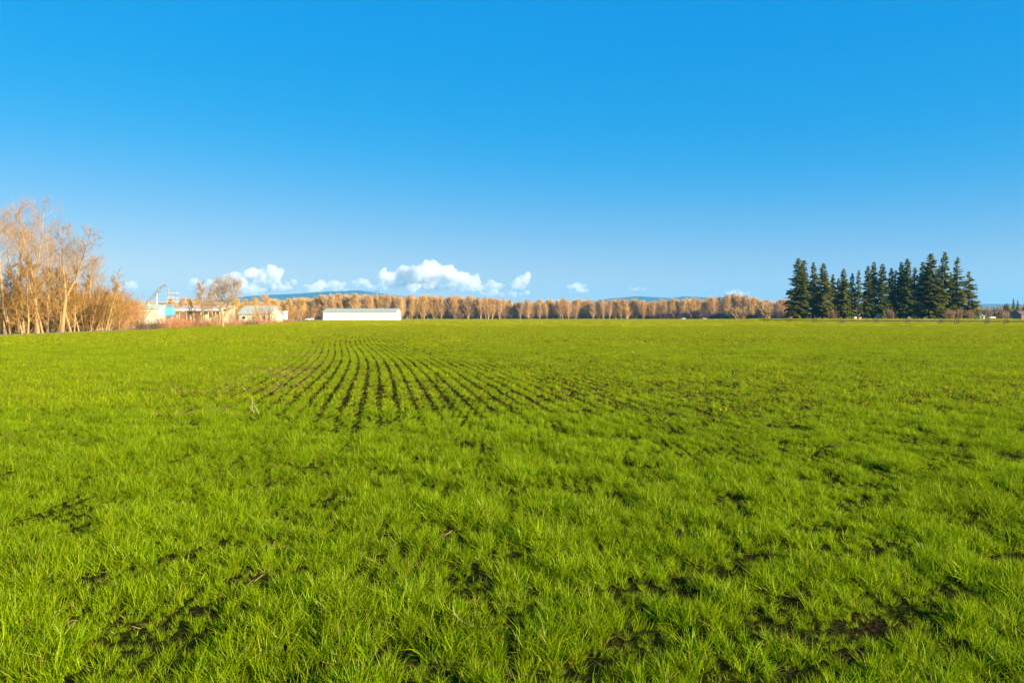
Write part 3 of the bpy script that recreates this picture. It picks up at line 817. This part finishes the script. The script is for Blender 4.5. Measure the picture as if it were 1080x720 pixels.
# leafy round trees / yellow-green bushes towards the village
def leafy_meshes(seed, H, W, n=900, fs=.45):
    r = random.Random(seed); a = MB(); b = MB()
    st = grow(r, Vector((0, 0, -.2)), Vector((0, 0, 1)), H * .8, 5, .04, 0)
    a.tube(st, [H * .03, H * .025, H * .02, H * .014, H * .01, H * .005], 6)
    lob = [(Vector((r.gauss(0, W * .2), r.gauss(0, W * .2), H * r.uniform(.35, .8))), W * r.uniform(.22, .38)) for _ in range(9)]
    for c, q in lob:
        bp = [st[1], st[2].lerp(c, .5), c]; a.tube(bp, [H * .012, H * .008, H * .004], 4, cap=False)
    for k in range(n):
        c, q = lob[k % 9]
        d = Vector((r.gauss(0, 1), r.gauss(0, 1), r.gauss(0, 1))).normalized()
        p = c + d * q * (r.random() ** .35) * r.uniform(.8, 1.15)
        u = rnd_perp(d, r) * fs * r.uniform(.5, 1); v_ = (d + rnd_perp(d, r) * .7).normalized().cross(u).normalized() * fs * r.uniform(.4, .9)
        b.poly([p - u, p + v_ * .5, p + u, p - v_])
    return a.mesh('trunk'), b.mesh('crown')
def leafy(px, D, yt, wpx, label, seed, mc='leaf', nm='leafy_tree', cat='tree'):
    x = P(px, D); H = ZY(yt, D) - h1(x, D); W = wpx * D / F
    return make_tree(nm, leafy_meshes(seed, H, W, 900, fs=.0007 * D), M['firbark'], M[mc], (x, D), 0, 1, label, cat)
leafy(1060.5, 560, 318, 9, 'rounded dark green tree standing right of the gap beside the firs', 600)
leafy(1030, 345, 325, 11, 'yellow green bush at the right foot of the last fir', 601, 'leaf_y', 'yellow_bush', 'shrub')
leafy(1039, 560, 325, 7, 'small dark green bush right of the yellow green bush', 602)
leafy(1047, 570, 326.5, 7, 'low dark green bush before the orange tree', 603)
leafy(1066, 580, 324, 7, 'low dark green tree right of the rounded one', 604)
leafy(1072, 600, 326, 8, 'low dark tree in front of the village roofs', 605)
leafy(1081, 600, 323, 8, 'dark tree at the right border of the photo', 606)
for px, yt, lb in ((1068.3, 314.5, 'small distant spire shaped conifer, left one of the pair by the village'), (1072.8, 316, 'small distant conifer, right one of the pair by the village'), (1080.5, 315, 'distant conifer cut by the right border of the photo')):
    D = 620; x = P(px, D); g0 = h1(x, D); e = copy_tree(protoC[1]); s_ = (ZY(yt, D) - g0) / 26; e.location = (x, D, g0); e.scale = (s_ * .9, s_ * .9, s_)
    e['label'] = lb; e['group'] = 'small conifers by the village'
s2 = put_shrub(s1, 1054, 560, 325.5, 12, 'orange bare tree-like bush left of the rounded dark green tree')
s3 = put_shrub(s1, 1042, 545, 327, 6, 'pale orange bare bush between two dark green bushes'); s3['group'] = s2['group'] = 'orange bushes by the village'

# dark fence-like verge line beyond the wheel line (field margin hedge)
vg = MB(); r = random.Random(3)
for k in range(5200):
    x = r.uniform(86, 420); y = 300.5 + 0.0 * x + r.uniform(0, 1.6)
    z = h1(x, y); hh = r.uniform(.15, .5); a = r.uniform(0, 6.28); u = Vector((math.cos(a), math.sin(a), 0)) * .07
    p = Vector((x, y, z)); vg.poly([p - u, p + u, p + Vector((r.gauss(0, .08), r.gauss(0, .08), hh))])
tag(vg.build('verge_weeds', M['twig_dark']), 'low dark strip of dead weeds along the far field margin before the firs', 'weeds', kind='stuff')

# ------------------------------------------------------------------ buildings
def gable_building(name, px0, px1, D, eave_y, ridge_y, depth, label, wall_m, roof_m, cat, rz=0, extras=None, over=.35, group=None):
    xc = P((px0 + px1) / 2, D); g0 = h1(xc, D); W = (px1 - px0) / F * D
    He = ZY(eave_y, D) - g0; Hr = ZY(ridge_y, D) - g0
    e = empty(name, (xc, D, g0), rz, label, cat, group)
    w_ = MB(); h2 = W / 2
    w_.v += [(-h2, 0, -.2), (h2, 0, -.2), (h2, depth, -.2), (-h2, depth, -.2), (-h2, 0, He), (h2, 0, He), (h2, depth, He), (-h2, depth, He), (-h2, depth / 2, Hr), (h2, depth / 2, Hr)]
    w_.f += [(0, 1, 5, 4), (2, 3, 7, 6), (1, 2, 6, 9, 5), (3, 0, 4, 8, 7)]
    w_.build('wall', wall_m, e)
    rf = MB(); t = .18; sl = (Hr - He) / (depth / 2)
    for sgn in (0, 1):
        ye = -over if sgn == 0 else depth + over
        ze = He - over * sl
        rf.prism([(ye, ze + .02), (depth / 2, Hr + .02), (depth / 2, Hr + .02 + t), (ye, ze + .02 + t)], -h2 - over, h2 + over)
    ro = rf.build('roof', roof_m, e)
    MB().box(-h2 - over, h2 + over, depth / 2 - .2, depth / 2 + .2, Hr + t - .02, Hr + t + .06).build('ridge_cap', roof_m, ro)
    if extras: extras(e, W, He, Hr, depth)
    return e

def barn_x(e, W, He, Hr, dep):
    h2 = W / 2
    for s_ in (-1, 1):
        MB().box(s_ * h2 - .14, s_ * h2 + .14, -.05, .1, -.1, He - .15).build('corner_trim', M['white'], e)
    MB().box(-h2 - .3, h2 + .3, -.5, -.36, He - .3, He - .12).build('gutter', M['green_roof'], e)
    MB().box(-h2, h2, -.03, 0.1, -.1, .25).build('base_board', M['cream'], e)
    d = MB().box(h2 * .3 - 2, h2 * .3 + 2, -.07, .05, 0, 3.9).build('sliding_door', M['white_metal'], e)
    MB().box(h2 * .3 - 4.2, h2 * .3 + 2.1, -.12, -.071, 3.91, 4.05).build('door_track', M['white'], d)
gable_building('barn', 341, 418, 425, 328.4, 325.6, 18, 'very long low white barn with pale green roof at the far edge of the field', M['white_metal'], M['green_roof'], 'barn', 0, barn_x)

# pale green gabled shed
def gs_x(e, W, He, Hr, dep):
    MB().box(-W * .2, W * .15, -.06, .05, 0, He * .7).build('door', M['cream'], e)
gable_building('shed', 141.5, 166, 205, 325.5, 321.5, 12, 'pale green metal shed at the left end of the farm, partly behind tan bushes', M['green_wall'], M['green_wall'], 'shed', .1, gs_x)
def gr_x(e, W, He, Hr, dep):
    for i in range(3):
        x = -W / 2 + W * (i + .5) / 3
        f = MB().box(x - .55, x + .55, -.05, .03, 1.2, 2.1).build('window', M['white'], e)
        MB().box(x - .45, x + .45, -.06, -.051, 1.3, 2.0).build('pane', M['glass'], f)
gable_building('shed', 252, 284, 225, 331, 323, 13, 'white shed with broad pale green roof behind the yellow tan bush', M['cream'], M['green_roof'], 'shed', 0, gr_x)
# open pole shed
def pole_shed():
    D = 215; x0, x1 = P(181, D), P(236, D); xc = (x0 + x1) / 2; W = x1 - x0
    e = empty('pole_shed', (xc, D, 0), 0, 'long open pole shed with pinkish white roof and cream posts behind the reddish shrubs', 'shed')
    zt, zb = ZY(322.3, D), ZY(326.4, D)
    MB().prism([(-.5, zb), (9, zt), (9, zt + .15), (-.5, zb + .15)], -W / 2, W / 2).build('roof', M['pink_roof'], e)
    MB().box(-W / 2, W / 2, -.56, -.51, zb - .35, zb + .14).build('fascia', M['white'], e)
    MB().box(-W / 2, W / 2, 9.0, 9.1, 0, zt - .02).build('back_wall', M['cream'], e)
    n = 8
    for i in range(n):
        x = -W / 2 + .2 + (W - .4) * i / (n - 1)
        MB().box(x - .09, x + .09, -.1, .1, 0, zb + .0).build('post', M['cream'], e)
    for i in range(n - 1):
        if i % 2 == 0:
            x = -W / 2 + .2 + (W - .4) * i / (n - 1); x2 = -W / 2 + .2 + (W - .4) * (i + 1) / (n - 1)
            MB().box(x + .2, x2 - .2, 1.0, 1.08, 0, zb - .6).build('panel', M['cream'], e)
pole_shed()
# grain bin and elevator
def bin_():
    D = 212; x = P(178, D); e = empty('hopper_bin', (x, D, 0), 0, 'bright blue elevated hopper bin on legs beside the conveyor', 'grain bin')
    zt, zb = ZY(324.5, D), ZY(332.3, D); wq = 1.25
    MB().box(-wq, wq, -wq, wq, zb, zt).build('bin_body', M['blue'], e)
    b = MB(); n0 = [(-wq, -wq), (wq, -wq), (wq, wq), (-wq, wq)]
    b.v += [(a, c, zb) for a, c in n0] + [(a * .25, c * .25, zb - .9) for a, c in n0]
    b.f += [(k, (k + 1) % 4, 4 + (k + 1) % 4, 4 + k) for k in range(4)] + [(4, 5, 6, 7)]
    b.build('hopper_cone', M['blue'], e)
    MB().box(-wq * .95, wq * .95, -wq * .95, wq * .95, zt, zt + 1.1).build('top_frame', M['steel'], e)
    for a, c in n0: MB().box(a - .08, a + .08, c - .08, c + .08, 0, zb + .3).build('leg', M['steel'], e)
    D2 = 216
    t = empty('hopper_house', (P(168, D2), D2, 0), 0, 'small cream intake house with dark teal roof left of the blue bin', 'shed')
    MB().box(-1.6, 1.0, 0, 3, 0, ZY(327, D2)).build('wall', M['cream'], t)
    z0 = ZY(327, D2); MB().prism([(-1.9, z0 - .1), (1.6, z0 - .1), (-.6, z0 + 1.5)], -.3, 3.3, axis='y').build('roof', M['teal'], t)
    MB().box(-.9, 1.5, 1.2, 2.6, z0 + .3, z0 + 1.9).build('cupola', M['green_wall'], t)
    # conveyor
    c = empty('conveyor', (P(152, D), D - 1, 0), 0, 'inclined steel conveyor rising to a curved spout above the blue bin', 'conveyor')
    p0 = Vector((0, 0, ZY(327, D))); p1 = Vector(((172 - 152) / F * D, 0, ZY(305.5, D)))
    f = MB()
    for dz, dy in ((0, -.35), (0, .35), (.75, -.35), (.75, .35)):
        f.tube([p0 + Vector((0, dy, dz)), p1 + Vector((0, dy, dz))], [.07, .07], 5)
    n = 12
    for k in range(n):
        a = p0.lerp(p1, k / n); b2 = p0.lerp(p1, (k + 1) / n)
        for dy in (-.35, .35): f.tube([a + Vector((0, dy, 0)), b2 + Vector((0, dy, .75))], [.04, .04], 4)
    f.build('truss', M['steel'], c)
    MB().box(-.05, .05, -.05, .05, 0, .1)
    arc = [p1 + Vector((.2 + 1.6 * (k / 6), 0, .6 + .55 * math.sin(PI * k / 6))) for k in range(7)] + [p1 + Vector((1.9, 0, -.6)), p1 + Vector((1.9, 0, -1.7))]
    MB().tube(arc, [.17] * 8 + [.14], 8).build('spout', M['steel'], c)
    MB().tube([p1 + Vector((1.9, 0, -1.5)), p1 + Vector((1.95, 0, -2.7))], [.16, .24], 8).build('spout_sock', M['blue'], c)
    for q in (.35, .8):
        a = p0.lerp(p1, q)
        for dy in (-.9, .9): MB().tube([a + Vector((0, 0, 0)), Vector((a.x, dy, 0))], [.07, .07], 5).build('support_leg', M['steel'], c)
    tw = empty('platform_tower', (P(178, D), D + 2.5, 0), 0, 'slim steel frame tower with cross beams above the blue bin', 'tower')
    h2 = 1.3; zt = ZY(309, D)
    for a in (-h2, h2):
        for b_ in (-.8, .8): MB().tube([(a, b_, 0), (a, b_, zt)], [.07, .07], 5).build('leg', M['steel'], tw)
    for z in (ZY(314.5, D), ZY(318, D), zt):
        MB().box(-h2 - .1, h2 + .1, -.9, .9, z, z + .14).build('platform', M['cream'], tw)
bin_()
# white trailer
def trailer():
    D = 268; x = P(295, D); W = 11 / F * D
    e = empty('trailer', (x, D, 0), -.15, 'small white box trailer on a reddish brown base left of the long white barn', 'trailer')
    zb, zt = ZY(337, D), ZY(328.2, D)
    zb = max(zb, .55)
    MB().box(-W / 2, W / 2, 0, 2.4, zb, zt).build('box_body', M['white_metal'], e)
    MB().box(-W / 2 - .06, W / 2 + .06, -.06, 2.46, zt, zt + .1).build('roof', M['white'], e)
    MB().box(-W / 2, W / 2, .1, 2.3, zb - .22, zb).build('chassis', M['brownwall'], e)
    MB().box(W * .12, W * .32, -.04, .02, zb + .1, zt - .5).build('door', M['steel'], e)
    for s_ in (-.25, .0):
        for yy in (.05, 2.1):
            MB().tube([(s_ * W, yy, .33), (s_ * W, yy + .25, .33)], [.33, .33], 14).build('wheel', M['rubber'], e)
trailer()

# cars (tiny in the photo, but real shapes)
def car(px, D, rz, label, proto=[None]):
    x = P(px, D); g0 = h1(x, D)
    if proto[0] is not None:
        e = copy_tree(proto[0]); e.location = (x, D, g0 + .1); e.rotation_euler = (0, 0, rz); e['label'] = label; return e
    e = empty('parked_car', (x, D, g0 + .1), rz, label, 'car', 'white cars far beyond the field'); proto[0] = e
    b = MB().prism([(-2.15, .35), (-2.2, .75), (-1.9, .95), (2.1, .98), (2.2, .7), (2.18, .35)], -.88, .88, axis='y')
    b.v = [(v[0], v[1], v[2]) for v in b.v]
    b.build('body', M['white'], e)
    MB().prism([(-1.2, .96), (-.6, 1.45), (1.1, 1.47), (1.75, .98)], -.76, .76, axis='y').build('cabin', M['white'], e)
    for s_ in (-1, 1):
        MB().prism([(-.95, 1.0), (-.5, 1.38), (1.0, 1.40), (1.5, 1.02)], s_ * .765, s_ * .775, axis='y').build('side_window', M['glass'], e)
        for xx in (-1.35, 1.35):
            MB().tube([(xx, s_ * .7, .32), (xx, s_ * .9, .32)], [.32, .32], 16).build('wheel', M['rubber'], e)
    return e
car(721, 850, 0.1, 'left one of the two tiny white cars before the far treeline')
car(743, 850, 3.0, 'right one of the two tiny white cars before the far treeline')
car(326.5, 424, 0.1, 'white car parked just left of the long white barn')
car(1046, 520, .1, 'white vehicle far behind, right of the yellow green bush beside the firs')
car(928, 345, 1.0, 'pale vehicle parked between the fir trunks near the middle of the group')

# house behind the firs and village roofs
def house_x(e, W, He, Hr, dep):
    for i in range(2):
        x = -W / 4 + W / 2 * i
        f = MB().box(x - .6, x + .6, -.06, .02, 1.0, 2.2).build('window', M['white'], e)
        MB().box(x - .5, x + .5, -.08, -.061, 1.1, 2.1).build('pane', M['glass'], f)
    MB().box(-.5, .5, -.06, .02, 0, 2.05).build('door', M['dark'], e)
gable_building('house', 957, 974, 372, 328, 321.5, 9, 'pinkish brown house seen through the gap between the firs', M['brownwall'], M['redroof'], 'house', 0, house_x)
gable_building('house', 901, 909, 380, 332.6, 330.5, 6, 'small pale outbuilding behind the thin see-through fir', M['cream'], M['teal'], 'house', 0, house_x)
gable_building('house', 1077, 1092, 560, 331.5, 328, 10, 'pinkish village house with reddish roof at the right border', M['brownwall'], M['redroof'], 'house', 0, house_x)
gable_building('house', 1033.5, 1038.5, 520, 333.2, 331.2, 8, 'little white village house right of the fir group', M['white'], M['steel'], 'house', 0, house_x)

# ------------------------------------------------------------------ wheel line (side roll irrigation)
A = Vector((P(1096, 158), 158, 0)); B = Vector((P(800, 226), 226, 0))
dirv = (B - A).normalized(); Lw = (B - A).length; rzw = math.atan2(dirv.y, dirv.x)
WR = .74
e = empty('irrigation_line', (A.x, A.y, 0), rzw, 'long wheeled irrigation pipe standing across the field before the firs', 'irrigation line')
pipe = MB()
npt = 40; pp = []
for k in range(npt + 1):
    q = A + dirv * (Lw * k / npt); pp.append((Lw * k / npt, 0, h1(q.x, q.y) + .1 + WR))
pipe.tube(pp, [.075] * (npt + 1), 8); pipe.build('pipe', M['dsteel'], e)
def wheel_mesh():
    b = MB(); n = 22
    ring = [(0, WR * math.cos(2 * PI * k / n), WR * math.sin(2 * PI * k / n)) for k in range(n)] 
    bb = len(b.v)
    for k in range(n):
        a = 2 * PI * k / n
        for (dx, dr) in ((-.06, 0), (.06, 0), (.06, -.055), (-.06, -.055)):
            b.v.append((dx, (WR + dr) * math.cos(a), (WR + dr) * math.sin(a)))
    for k in range(n):
        for j in range(4):
            b.f.append((bb + 4 * k + j, bb + 4 * k + (j + 1) % 4, bb + 4 * ((k + 1) % n) + (j + 1) % 4, bb + 4 * ((k + 1) % n) + j))
    for k in range(8):
        a = 2 * PI * k / 8; b.tube([(0, 0, 0), (0, (WR - .03) * math.cos(a), (WR - .03) * math.sin(a))], [.035, .03], 4)
    b.tube([(-.12, 0, 0), (.12, 0, 0)], [.12, .12], 10)
    for k in range(n):
        a = 2 * PI * (k + .5) / n; c, s_ = math.cos(a), math.sin(a)
        b.tube([(0, WR * c, WR * s_), (0, (WR + .05) * c, (WR + .05) * s_)], [.03, .02], 4)
    return b.mesh('wheel')
wm = wheel_mesh()
for px in (808, 832, 859, 888, 924, 957, 992, 1009, 1041, 1061, 1084):
    # solve position on the line for this column
    k_ = (px - 540) / F
    t = (k_ * A.y - A.x) / (dirv.x - k_ * dirv.y)
    q = A + dirv * t
    link('wheel', wm, M['dsteel'], e, (t, 0, h1(q.x, q.y) + .1 + WR))
for k in range(9):
    t = 4 + k * 9.1; q = A + dirv * t
    b = MB().tube([(0, 0, 0), (0, 0, .16)], [.02, .02], 5).tube([(0, 0, .16), (.05, 0, .2)], [.025, .015], 5)
    b.build('sprinkler', M['steel'], e, (t, 0, h1(q.x, q.y) + .1 + WR + .06))
# its drive cart
mz = Lw * .52; q = A + dirv * mz

# ------------------------------------------------------------------ wheat
def tuft(seed, n, hmin, hmax, width, spread, segs=3, dry=0.0, lean=.35, mt='wheat'):
    r = np.random.default_rng(seed)
    V = []; Fc = []; T = []
    for i in range(n):
        a = r.uniform(0, 2 * PI); rad = spread * math.sqrt(r.random())
        bx, by = rad * math.cos(a), rad * math.sin(a)
        la = a + r.normal(0, .9); ln = abs(r.normal(lean, lean * .6))
        H = r.uniform(hmin, hmax); curl = r.uniform(.2, 1.1)
        dx, dy = math.cos(la), math.sin(la)
        fa = r.uniform(0, PI); sx, sy = math.cos(fa), math.sin(fa)
        tint = min(max(r.normal(.45, .22), 0), .9)
        if r.random() < .09 + dry: tint = r.uniform(.93, 1); H *= .75
        b = len(V)
        for s_ in range(segs + 1):
            t = s_ / segs; out = H * (ln * t + curl * .45 * t * t * (0.4 + ln)); z = H * (t - curl * .22 * t ** 2.2) 
            w_ = width * (1 - t ** 1.7 * .92) * (.75 if s_ == 0 else 1) * .5
            tw_ = fa + t * .8; sx, sy = math.cos(tw_), math.sin(tw_)
            V.append((bx + dx * out - sx * w_, by + dy * out - sy * w_, z - .01)); V.append((bx + dx * out + sx * w_, by + dy * out + sy * w_, z - .01))
            T += [tint, tint]
        for s_ in range(segs): Fc.append((b + 2 * s_, b + 2 * s_ + 1, b + 2 * s_ + 3, b + 2 * s_ + 2))
    me = bpy.data.meshes.new('tuft'); me.from_pydata(V, [], Fc); me.update()
    at = me.attributes.new('tint', 'FLOAT', 'POINT'); at.data.foreach_set('value', np.array(T, np.float32))
    me.polygons.foreach_set('use_smooth', [True] * len(me.polygons))
    me.materials.append(M[mt])
    return bpy.data.objects.new('tuft_source', me)
ROW = .30
def row_coord(x, y):
    bend = 1.1 * np.exp(-np.maximum(y, 0) / 9.0) + .10 * np.sin(y / 6.5) + .05 * np.sin(x / 3 + y / 4)
    return (x + .207 * y + bend)
def gapfield(x, y):
    """1 where the crop is full, towards 0 in furrows and bare spots"""
    u = row_coord(x, y); ph = np.abs(((u / ROW) % 1) - .5) * 2          # 1 mid furrow
    px = 540 + F * x / np.maximum(y, 1)
    amp = (.15 + .85 * ss(u, -3.6, -1.2) * (1 - .8 * ss(u, 3.5, 9.5))) * ss(y + 5 * (vnoise(x / 1.5, y / 3, 12) - .5), 7.5, 15) * (1 - .7 * ss(y, 70, 130))
    amp = np.maximum(amp, .12 * (1 - ss(y, 9, 16)) * ss(x, -3, 0))
    brk = .82 + .25 * vnoise(u / ROW * .5 + 40, y / 1.1, 9)
    fur = ss(ph, .50, .78) * np.minimum(amp * brk, 1)
    n1 = fbm(x / .17, y / .16, 21, 2); n2 = vnoise(x / 1.9, y / 2.6, 31)
    th = .205 + .055 * n2 + .02 * ss(x, -2, 4)
    spot = 1 - ss(n1, th, th + .09)
    spot = spot * (.6 + .4 * ss(x + 6, -8, 6))
    n3 = fbm(x / .55, u / .36, 23, 2); th3 = .36 + .10 * vnoise(x / 4, y / 7, 33)
    spot2 = (1 - ss(n3, th3, th3 + .10)) * ss(y, 5, 12) * (.25 + .75 * ss(u, -4, 3)) * (1 - .5 * ss(y, 90, 150))
    spot = np.maximum(spot * .9, spot2 * .22)
    return np.clip(1 - np.maximum(fur * (.62 - .2 * ss(u, -2, -3.4)), spot * .86), 0, 1), fur, spot
def clumps(x, y): return fbm(x / .17, y / .19, 41, 2)

def scatter(y0, y1, dens, srcs, hs, name_, seed, width_jit=.2, far=False, fade0=1.35, fade1=1.35):
    r = np.random.default_rng(seed); yy1 = y1 * fade1
    mg = 9.0; wmax = yy1 * .72 + mg
    n = int(dens * 2 * wmax * (yy1 - y0))
    y = r.uniform(y0, yy1, n); x = r.uniform(-1, 1, n) * wmax
    q_ = np.abs(x) < np.maximum(y, 0) * .72 + mg; x, y = x[q_], y[q_]; n = len(x)
    pk = np.ones(n)
    if fade1 > 1: pk *= 1 - np.clip((y - y1) / (y1 * (fade1 - 1)), 0, 1)
    if fade0 > 1: pk *= np.clip((y - y0) / (y0 * (fade0 - 1)), 0, 1)
    ok = in_field(x, y) & (r.random(n) < pk); x, y = x[ok], y[ok]
    tx = ty = None
    if not far:
        # the plants stand in tufts: draw each point towards a tuft centre and lean it outwards
        cs = .115 if y0 < 30 else .25
        ix_ = np.floor(x / cs); iy_ = np.floor(y / cs)
        cx = (ix_ + .5 + .7 * (vnoise(ix_ * 1.37 + .5, iy_ * 2.11 + .5, 91) - .5)) * cs
        cyy = (iy_ + .5 + .7 * (vnoise(ix_ * 2.3 + .5, iy_ * 1.7 + .5, 92) - .5)) * cs
        pull = .36 if y0 < 10 else .22
        x = x + (cx - x) * pull; y = y + (cyy - y) * pull
        tx, ty = (x - cx) / cs, (y - cyy) / cs
        g, fur, spot = gapfield(x, y)
        u_ = row_coord(x, y); ph_ = np.abs(((u_ / ROW) % 1) - .5) * 2
        keep = r.random(len(x)) < (g ** 1.5 * .95 + .05)
        x, y, g, fur, spot, tx, ty, u_, ph_ = [q[keep] for q in (x, y, g, fur, spot, tx, ty, u_, ph_)]
        rowz = ss(u_, -3.6, -1.2) * ss(y, 8, 15)
        small = fbm(x / .16, y / .18, 41, 2); mid = ss(fbm(x / .30, y / .33, 43, 2), .22, .72); big_ = vnoise(x / 2.2, y / 3.0, 44)
        s_ = hs * (.5 + .5 * g) * (.55 + .75 * small) * ((.50 + .85 * mid) if y0 < 10 else (.68 + .5 * mid)) * (.85 + .3 * big_) * r.uniform(.85, 1.15, len(x))
        s_ = s_ * (1 - .16 * rowz) * (1 - (.45 - .25 * ss(u_, 4, 9)) * rowz * ss(ph_, .45, .8))
    else:
        c = fbm(x / 7, y / 9, 51, 3); s_ = hs * (.8 + .45 * c) * r.uniform(.9, 1.1, len(x))
    z = hgt(x, y) + .05 + micro(x, y) - .004
    n = len(x)
    la = 2 * PI * vnoise(x / .8, y / .8, 61); ti = .18 * vnoise(x / .5 + 9, y / .5, 71)
    ax, ay = ti * np.cos(la), ti * np.sin(la)
    if tx is not None: ax, ay = ax - ty * 1.5, ay + tx * 1.5
    # tilt first, random spin about the blade axis kept small in effect by building the euler as Z spin then X/Y tilt
    rot = np.stack([ax, ay, r.uniform(0, 2 * PI, n)], 1)
    scl = np.stack([s_ * r.uniform(1, 1 + width_jit, n), s_ * r.uniform(1, 1 + width_jit, n), s_], 1)
    idx = r.integers(0, len(srcs), n)
    return np.stack([x, y, z], 1), rot, scl, idx, r
srcA = [tuft(700 + i, 22, .05, .145, .0044, .026, 4, lean=.28) for i in range(12)]
srcB = [tuft(730 + i, 16, .05, .14, .0064, .030, 3, lean=.34, mt='wheat_far' if i % 4 == 0 else 'wheat') for i in range(8)]
srcC = [tuft(750 + i, 24, .08, .15, .016, .08, 2, mt='wheat_far' if i % 2 else 'wheat') for i in range(6)]
srcD = [tuft(770 + i, 620, .08, .15, .045, 1.7, 2, mt='wheat_far') for i in range(5)]
allsrc = []; allp = []; allr = []; alls = []; alli = []; off = 0
for (y0, y1, dens, src_, hs_, far_, f0, f1) in ((-1.5, 11, 520, srcA, .84, False, 1, 1.3), (11, 36, 250, srcB, .95, False, 1.3, 1.4), (36, 120, 30, srcC, .95, False, 1.4, 1.4), (120, 880, .16, srcD, 1.0, True, 1.4, 1.0)):
    p_, r_, s_, i_, _ = scatter(y0, y1, dens, src_, hs_, '', int(y0 * 10) + 100, far=far_, fade0=f0, fade1=f1)
    allp.append(p_); allr.append(r_); alls.append(s_); alli.append(i_ + off); off += len(src_); allsrc += src_
    print('wheat', y0, y1, len(p_))
# dry tufts in the bare spots
o = gn_instances('wheat', np.concatenate(allp), np.concatenate(allr), np.concatenate(alls), np.concatenate(alli), allsrc)
tag(o, 'bright green young wheat growing over the whole field', 'wheat', kind='stuff')

# dead straw lying in the gaps and furrows
r = np.random.default_rng(90)
n = 26000
y = np.sqrt(r.uniform(9, 45 * 45, n)); x = r.uniform(-1, 1, n) * (y * .7 + 1)
ok = in_field(x, y); x, y = x[ok], y[ok]
g, fur, spot = gapfield(x, y); u = row_coord(x, y)
pr = .35 * (spot > .4) * (vnoise(x / 1.3, y / 1.5, 77) > .6) + .9 * (fur > .05) * ((u > -3.4) & (u < -.7) & (y > 11) & (y < 34) & (vnoise(x / .8, y / 2.5, 78) > .45)) + .03 + .45 * (fbm(x / 1.2, y / 1.6, 79, 2) > .68)
k = r.random(len(x)) < pr; x, y = x[k], y[k]; n = len(x)
srcS = []
for i in range(4):
    rs = random.Random(i); b = MB()
    for j in range(9):
        an = rs.uniform(0, 6.28); L = rs.uniform(.03, .085); p = Vector((rs.gauss(0, .04), rs.gauss(0, .04), .0))
        d = Vector((math.cos(an), math.sin(an), rs.uniform(.05, .9))).normalized(); q = grow(rs, p, d, L, 3, .12, -.08)
        b.ribbon(q, [.004, .0045, .004, .002], rnd_perp(d, rs))
    me = b.mesh('straw'); at = me.attributes.new('tint', 'FLOAT', 'POINT')
    at.data.foreach_set('value', np.random.default_rng(i).random(len(me.vertices) // 8 + 1).repeat(8)[:len(me.vertices)].astype(np.float32))
    me.materials.append(M['straw']); srcS.append(bpy.data.objects.new('straw_source', me))
sc_ = r.uniform(.7, 1.25, n); u = row_coord(x, y); sc_ = sc_ * (1 + 1.1 * ((u > -3.6) & (u < -.7) & (y > 11)))
o = gn_instances('dead_straw', np.stack([x, y, hgt(x, y) + .055 + micro(x, y)], 1), np.stack([x * 0, x * 0, r.uniform(0, 6.28, n)], 1), np.stack([sc_, sc_, sc_], 1), r.integers(0, 4, n), srcS)
tag(o, 'dry tan straw and dead blades lying in the bare gaps of the wheat', 'straw', kind='stuff')

# the pale forked weed standing left of the rows
def weed():
    D = 1344 / (444 - 335); x = P(267, D)
    e = empty('dry_weed', (x, D, .05 + float(micro(np.array(x), np.array(D)))), 0, 'pale dry forked weed stalk sticking up left of the crop rows', 'weed')
    b = MB()
    b.tube([(.0, 0, 0), (-.03, 0, .12), (-.035, .0, .30)], [.006, .006, .003], 5)
    b.tube([(.10, 0, 0), (.04, .0, .12), (-.03, 0, .27)], [.006, .006, .003], 5)
    e.scale = (.8, .8, .8)
    b.build('stem', M['straw_solid'], e)
    l = MB()
    for (p, d) in (((-.03, 0, .12), (-.08, .02, .03)), ((.04, 0, .12), (.02, -.02, .1)), ((-.03, 0, .2), (.07, 0, .02)), ((-.035, 0, .27), (-.03, .01, .08)), ((0, 0, .02), (-.1, .03, .06))):
        p = Vector(p); d = Vector(d); l.ribbon([p, p + d * .5 + Vector((0, 0, .01)), p + d], [.012, .012, .003], Vector((0, .5, .5)).normalized())
    l.build('leaf', M['straw_solid'], e)
M['straw_solid'] = mat('pale_straw', (0.36, 0.30, 0.15), .8)
weed()
st = MB(); D = 1344 / (690 - 335); x = P(486, D); z0 = .05 + float(micro(np.array(x), np.array(D)))
st.tube([(-.045, .03, .13), (-.035, .02, .10), (-.01, 0, .075), (.03, -.01, .055), (.07, -.02, .045)], [.0015, .0022, .0022, .002, .0015], 5)
o = st.build('straw_stem', M['straw_solid'], None, (x, D, z0)); tag(o, 'single bent tan straw stem caught in the wheat near the bottom edge', 'straw stem')

# ------------------------------------------------------------------ haze
HZV = vol_mat('haze_air', 6.8e-5, (0.14, 0.58, 0.95), 0.0)
hb = MB().box(-11500, 11500, -1500, 11500, -4, 370)
o = hb.build('haze', HZV); tag(o, kind='stuff')
